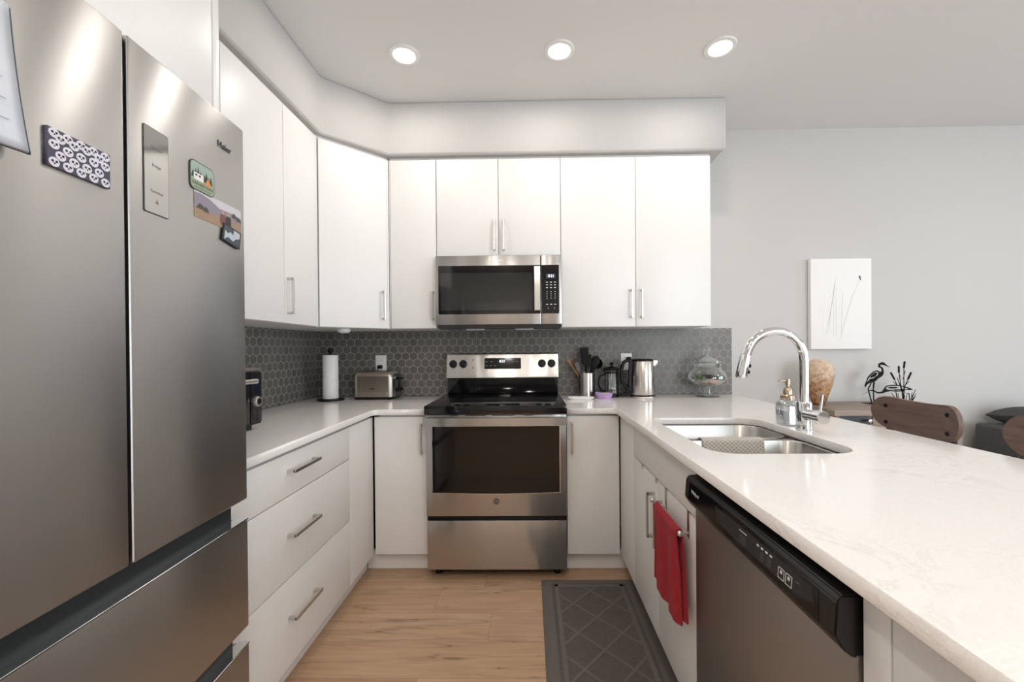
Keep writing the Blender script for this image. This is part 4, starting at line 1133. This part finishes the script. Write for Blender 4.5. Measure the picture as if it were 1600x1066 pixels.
# ------------------------------------------------------------------ living side
# canvas
t = thing('wall_art', 'white canvas print of thin grey reeds on the living room wall', 'canvas', (2.315, -.002, 1.53))
MB().box(-.205, .205, -.034, 0, -.309, .309, .003).build('canvas', noisy('canvas_white', srgb(240, 239, 237), srgb(244, 243, 241), .8, 300, .2, .0005), t)
RG = mat('reed_ink', srgb(196, 195, 193), .8); RL = mat('reed_ink_pale', srgb(226, 225, 223), .8); RD = mat('reed_ink_dark', srgb(60, 64, 64), .8)
cx_ = lambda zx: -.205+(zx-30)/685*.41
cz_ = lambda zy: .309-(zy-38)/1000*.618
def reed(pts, w_, m_):
    P = [(cx_(a), cz_(b)) for a, b in pts]
    L_ = []; R_ = []
    n = len(P)
    for i, p in enumerate(P):
        q = Vector(P[min(i+1, n-1)])-Vector(P[max(i-1, 0)]); q.normalize(); k = w_*(.35+.65*sin(pi*min(.95, max(.05, i/(n-1)))))
        L_.append((p[0]-q.y*k, p[1]+q.x*k)); R_.append((p[0]+q.y*k, p[1]-q.x*k))
    plate('reed', [L_+R_[::-1]], .0342, .0345, m_, t, 0, (0, 0, 0), FACE)
reed([(200, 880), (225, 740), (265, 560), (290, 400), (315, 230)], .0016, RG)
reed([(230, 850), (250, 650), (280, 440), (300, 300)], .0012, RG)
reed([(285, 890), (288, 650), (290, 420)], .0010, RG)
reed([(315, 910), (314, 650), (318, 340)], .0011, RG)
reed([(370, 860), (378, 650), (392, 400)], .0013, RG)
reed([(360, 930), (385, 830), (430, 670), (500, 450), (575, 285)], .0016, RG)
for p_ in ([(160, 860), (170, 620), (185, 400)], [(240, 820), (235, 560), (245, 380)], [(340, 850), (350, 640), (365, 320)], [(120, 760), (130, 620), (150, 480)]): reed(p_, .0007, RL)
plate('reed_tip', [[(cx_(570), cz_(240)), (cx_(580), cz_(225)), (cx_(590), cz_(240)), (cx_(598), cz_(285)), (cx_(582), cz_(268))]], .0342, .0346, RD, t, 0, (0, 0, 0), FACE)

# sideboard
SBW = wood('greyed_oak', srgb(132, 118, 106), srgb(166, 150, 136), 4, (1, 14, 14))
t = thing('sideboard', 'greyed oak sideboard against the living room wall', 'sideboard', (2.355, -.22, 0))
MB().box(-.375, .31, -.21, .19, .828, .862, .003).build('top', SBW, t)
MB().box(-.36, .30, -.185, .185, .10, .828).build('body', SBW, t)
sf = MB().box(-.36, -.34, -.200, -.186, .12, .822).build('corner_post', SBW, t)
d1 = MB().box(-.335, -.155, -.195, -.184, .14, .822, .002).build('door', mat('dark_metal_door', (.03, .034, .036), .4, .5), t)
MB().lathe([(0, -.225), (.010, -.222), (.012, -.214), (.005, -.205), (.005, -.195)], (-.175, .80), 16, 'y').build('knob', CHROME, d1)
for a, b in ((.56, .765), (.35, .545), (.14, .335)):
    d_ = MB().box(-.14, .29, -.200, -.184, a, b, .003).build('drawer', SBW, t)
    MB().cyl((.04, -.215, (a+b)/2), (.16, -.215, (a+b)/2), .006).build('pull', BLACKP, d_)
MB().box(-.14, .29, -.196, -.184, .775, .822, .002).build('rail', SBW, t)
for x in (-.33, .27):
    for y in (-.16, .16): MB().box(x-.022, x+.022, y-.022, y+.022, 0, .10, .002).build('leg', SBW, t)
# vase
VS = mat('vase_glaze', srgb(190, 140, 100), .35); tt = NT(VS)
S_ = tt.sep(tt.pos()); n_ = tt.noise(tt.pos(), 45, 6, .7)
k_ = tt.math('ADD', tt.math('MULTIPLY', S_[2], 3.0), tt.math('MULTIPLY', tt.math('SUBTRACT', n_, .5), 2.2))
tt.color(tt.ramp(k_, [(.0, srgb(112, 66, 34)), (.25, srgb(172, 124, 84)), (.5, srgb(190, 158, 128)), (.95, srgb(214, 196, 172))]))
t_ = MB().lathe([(0, 0), (.034, 0), (.036, .004), (.052, .06), (.075, .13), (.088, .19), (.086, .235), (.066, .272), (.036, .290), (.030, .296), (.024, .290), (.022, .27), (.0, .265)], seg=56).build('vase', VS, None, (2.052, -.19, .862))
tag(t_, 'mottled brown and cream ceramic vase on the left end of the sideboard', 'vase')
# heron sculpture
IRON = mat('black_iron', (.006, .006, .006), .7, 0, .2)
t = thing('heron_sculpture', 'black cut metal sculpture of two herons and cattails on the sideboard', 'sculpture', (2.5, -.15, .862))
hp = lambda a, b: (2.335+a*.000349-2.5, 1.202-b*.000355-.862)
def cut(name, outl, th=.0025): return plate(name, [[hp(*p) for p in o_] for o_ in outl], -th/2, th/2, IRON, t, 0, (0, 0, 0), FACE)
cut('standing_heron', [[(605, 290), (560, 262), (520, 232), (495, 203), (460, 193), (420, 200), (385, 225), (376, 262), (390, 290), (430, 302), (444, 330), (440, 362), (415, 378), (385, 352), (348, 340), (290, 365), (230, 415), (175, 480), (155, 550), (130, 600), (130, 655), (160, 628), (185, 592), (240, 572), (300, 560), (345, 530), (375, 495), (430, 465), (465, 435), (480, 395), (478, 340), (466, 300), (440, 275), (415, 268), (418, 246), (450, 240), (490, 248), (545, 272)],
    [(345, 362), (385, 385), (375, 430), (335, 480), (270, 510), (200, 530), (165, 570), (190, 500), (240, 440), (290, 390)]])
cut('wing', [[(340, 378), (362, 395), (350, 430), (310, 462), (250, 480), (225, 478), (260, 430), (300, 395)]])
cut('wing', [[(340, 452), (368, 440), (340, 490), (280, 515), (200, 522), (230, 500), (290, 490)]])
cut('stooping_heron', [[(78, 795), (190, 735), (225, 705), (290, 703), (345, 735), (400, 745), (450, 732), (480, 690), (510, 645), (560, 622), (660, 612), (770, 618), (880, 645), (960, 670), (1030, 705), (960, 712), (880, 712), (800, 735), (700, 738), (600, 728), (520, 745), (455, 768), (385, 772), (330, 755), (290, 725), (225, 722), (160, 755)],
    [(520, 660), (560, 640), (660, 632), (760, 636), (860, 660), (940, 692), (860, 700), (780, 715), (660, 715), (570, 705), (525, 690)]])
cut('wing', [[(535, 668), (600, 650), (700, 650), (760, 665), (700, 680), (600, 682)]])
cut('wing', [[(600, 700), (700, 692), (820, 690), (880, 695), (790, 706), (690, 710)]])
def strip(a, b, w0, w1=None, name='stem'):
    w1 = w0 if w1 is None else w1
    d = Vector((b[0]-a[0], b[1]-a[1])).normalized(); n = Vector((-d.y, d.x))
    cut(name, [[(a[0]+n.x*w0, a[1]+n.y*w0), (b[0]+n.x*w1, b[1]+n.y*w1), (b[0]-n.x*w1, b[1]-n.y*w1), (a[0]-n.x*w0, a[1]-n.y*w0)]])
strip((300, 560), (285, 700), 16, 10, 'leg'); strip((287, 700), (298, 960), 10, 10, 'leg')
strip((250, 575), (190, 690), 9, 9, 'leg'); strip((190, 690), (262, 960), 10, 10, 'leg')
for a, b in (((870, 185), (855, 300)), ((760, 272), (762, 385)), ((612, 388), (680, 512)), ((988, 388), (930, 512))):
    m = MB(); A = hp(*a); B = hp(*b); m.tube([(A[0], 0, A[1]+.003), (A[0], 0, A[1]), (B[0], 0, B[1]), (B[0], 0, B[1]-.003)], [.001, .0055, .0055, .001], 10); m.build('cattail', IRON, t)
for a, b in (((855, 300), (850, 870)), ((765, 385), (800, 640)), ((680, 512), (730, 620)), ((930, 512), (870, 640)), ((800, 640), (835, 860)), ((870, 640), (845, 860))): strip(a, b, 5, 6)
for a, b, w_ in (((725, 470), (830, 740), 14), ((650, 550), (715, 610), 8), ((955, 545), (890, 605), 8), ((785, 435), (775, 500), 8), ((880, 355), (855, 420), 8), ((835, 480), (855, 520), 8),
                 ((830, 740), (840, 930), 20), ((700, 720), (730, 860), 12), ((620, 760), (690, 850), 6), ((740, 760), (760, 860), 5), ((870, 800), (850, 900), 10), ((910, 790), (890, 900), 6),
                 ((940, 760), (975, 960), 14), ((1070, 700), (1000, 860), 8), ((1005, 760), (990, 930), 10), ((1080, 780), (1000, 900), 6), ((1070, 830), (990, 930), 6), ((880, 760), (960, 790), 8), ((980, 900), (985, 958), 22), ((840, 900), (845, 958), 18), ((730, 850), (735, 958), 10), ((690, 850), (730, 958), 6)):
    strip(b, a, w_, 2, 'blade')
MB().box(hp(150, 0)[0], hp(1060, 0)[0], -.035, .035, 0, .003, .0008, 1).build('base_plate', IRON, t)

# stools
STW = wood('stool_walnut', srgb(92, 74, 66), srgb(122, 100, 90), 5, (10, 1, 10))
def stool(yc, label):
    t = thing('counter_stool', label, 'stool', (1.66, yc, 0), 0, 'counter stools along the peninsula')
    m = MB()                                   # curved pill-shaped backrest
    pts2 = rrect(-.20, .20, .862, 1.006, .0719, 10)
    def fn():
        def X(y, off): return .165+off-.035*(y/.20)**2
        def dens(p):                            # outline
            return p
        A = [m.bm.verts.new((X(y, 0), y, z+.004*(y/.2)-.007*cos(y/.2*2.6))) for y, z in pts2]; B = [m.bm.verts.new((X(y, .019), y*1.0, z+.004*(y/.2)-.007*cos(y/.2*2.6))) for y, z in pts2]
        n = len(A)
        for i in range(n): m.bm.faces.new((A[i], A[(i+1) % n], B[(i+1) % n], B[i]))
        for V in (A, B):                       # strips between lower and upper rim keep the bend
            h_ = n//2
            # order: 0..21 upper right->upper left ; 22..43 lower left->lower right
            up = V[:h_]; dn = V[h_:][::-1]
            for i in range(h_-1): m.bm.faces.new((up[i], up[i+1], dn[i+1], dn[i]))
    # densify the straight sides first
    dense = []
    for i in range(len(pts2)):
        a = pts2[i]; b = pts2[(i+1) % len(pts2)]
        dense.append(a)
        if abs(a[0]-b[0]) > .1:
            for k in range(1, 12): dense.append((a[0]+(b[0]-a[0])*k/12, a[1]+(b[1]-a[1])*k/12))
    # start the loop at the right-hand end so both halves match
    pts2 = [p_ for p_ in dense]
    m._new(fn)
    bk = m.build('backrest', STW, t)
    for y in (-.14, .14):
        for z in (.968, .894):
            xx = .165-.035*(y/.20)**2
            MB().lathe([(0, xx-.003), (.008, xx-.003), (.009, xx+.001)], (y, z-.0), 16, 'x').build('bolt', BLACKP, bk)
        MB().box(.160, .175, y-.012, y+.012, .655, .985, .002).build('back_bracket', BLACKP, t)
    m = MB()
    m.prism(rrect(-.19, .16, -.20, .20, .08, 8), 'z', .635, .662); m.build('seat', STW, t)
    for sx_ in (-1, 1):
        for sy_ in (-1, 1):
            MB().tube([(-.015+sx_*.12, sy_*.15, .635), (-.015+sx_*.17, sy_*.19, 0)], .012, 12).build('leg', BLACKP, t)
    MB().tube([(-.015+.16*a, .18*b, .22) for a, b in ((1, 1), (-1, 1), (-1, -1), (1, -1), (1, 1))], .008, 10).build('footrest', BLACKP, t)
stool(-1.122, 'brown wooden counter stool with four bolts in its curved back, in front of the sideboard')
stool(-1.665, 'brown wooden counter stool at the right edge of the photo, in front of the sofa')

# sofa
SF = noisy('charcoal_fabric', srgb(70, 71, 72), srgb(92, 93, 94), .95, 260, .5, .002)
t = thing('sofa', 'charcoal grey fabric sofa beside the living room wall', 'sofa', (4.14, -.55, 0))
MB().box(-.98, -.70, -.44, .48, .06, .72, .03, 3).build('armrest', SF, t)
MB().box(.70, .98, -.44, .48, .06, .72, .03, 3).build('armrest', SF, t)
MB().box(-.70, .70, .22, .48, .06, .72, .03, 3).build('backrest', SF, t)
MB().box(-.70, .70, -.44, .22, .06, .30, .01, 2).build('base', SF, t)
for x in (-.35, .35): MB().box(x-.345, x+.345, -.45, .20, .30, .46, .04, 3).build('seat_cushion', SF, t)
for x in (-.9, .9):
    for y in (-.38, .42): MB().cyl((x, y, 0), (x, y, .06), .02, .025, 12).build('leg', BLACKP, t)
m = MB()
def pil():
    g = []; n = 14
    for sgn in (1, -1):
        rows = []
        for i in range(n+1):
            row = []
            for j in range(n+1):
                u = -1+2*i/n; v = -1+2*j/n
                edge = max(0, (1-u**4)*(1-v**4))**.5
                row.append(m.bm.verts.new((u*.22*(1-.06*(1-v*v)), sgn*.068*edge, v*.2*(1-.06*(1-u*u)))))
            rows.append(row)
        for i in range(n):
            for j in range(n): m.bm.faces.new((rows[i][j], rows[i+1][j], rows[i+1][j+1], rows[i][j+1]))
m._new(pil); bmesh.ops.remove_doubles(m.bm, verts=m.bm.verts, dist=.0005)
o = m.build('throw_pillow', SF, None, (3.46, -.27, .778), ang=60); o.rotation_euler = (radians(84), radians(3), radians(-8))
tag(o, 'dark grey throw pillow lying on the corner of the sofa', 'pillow')
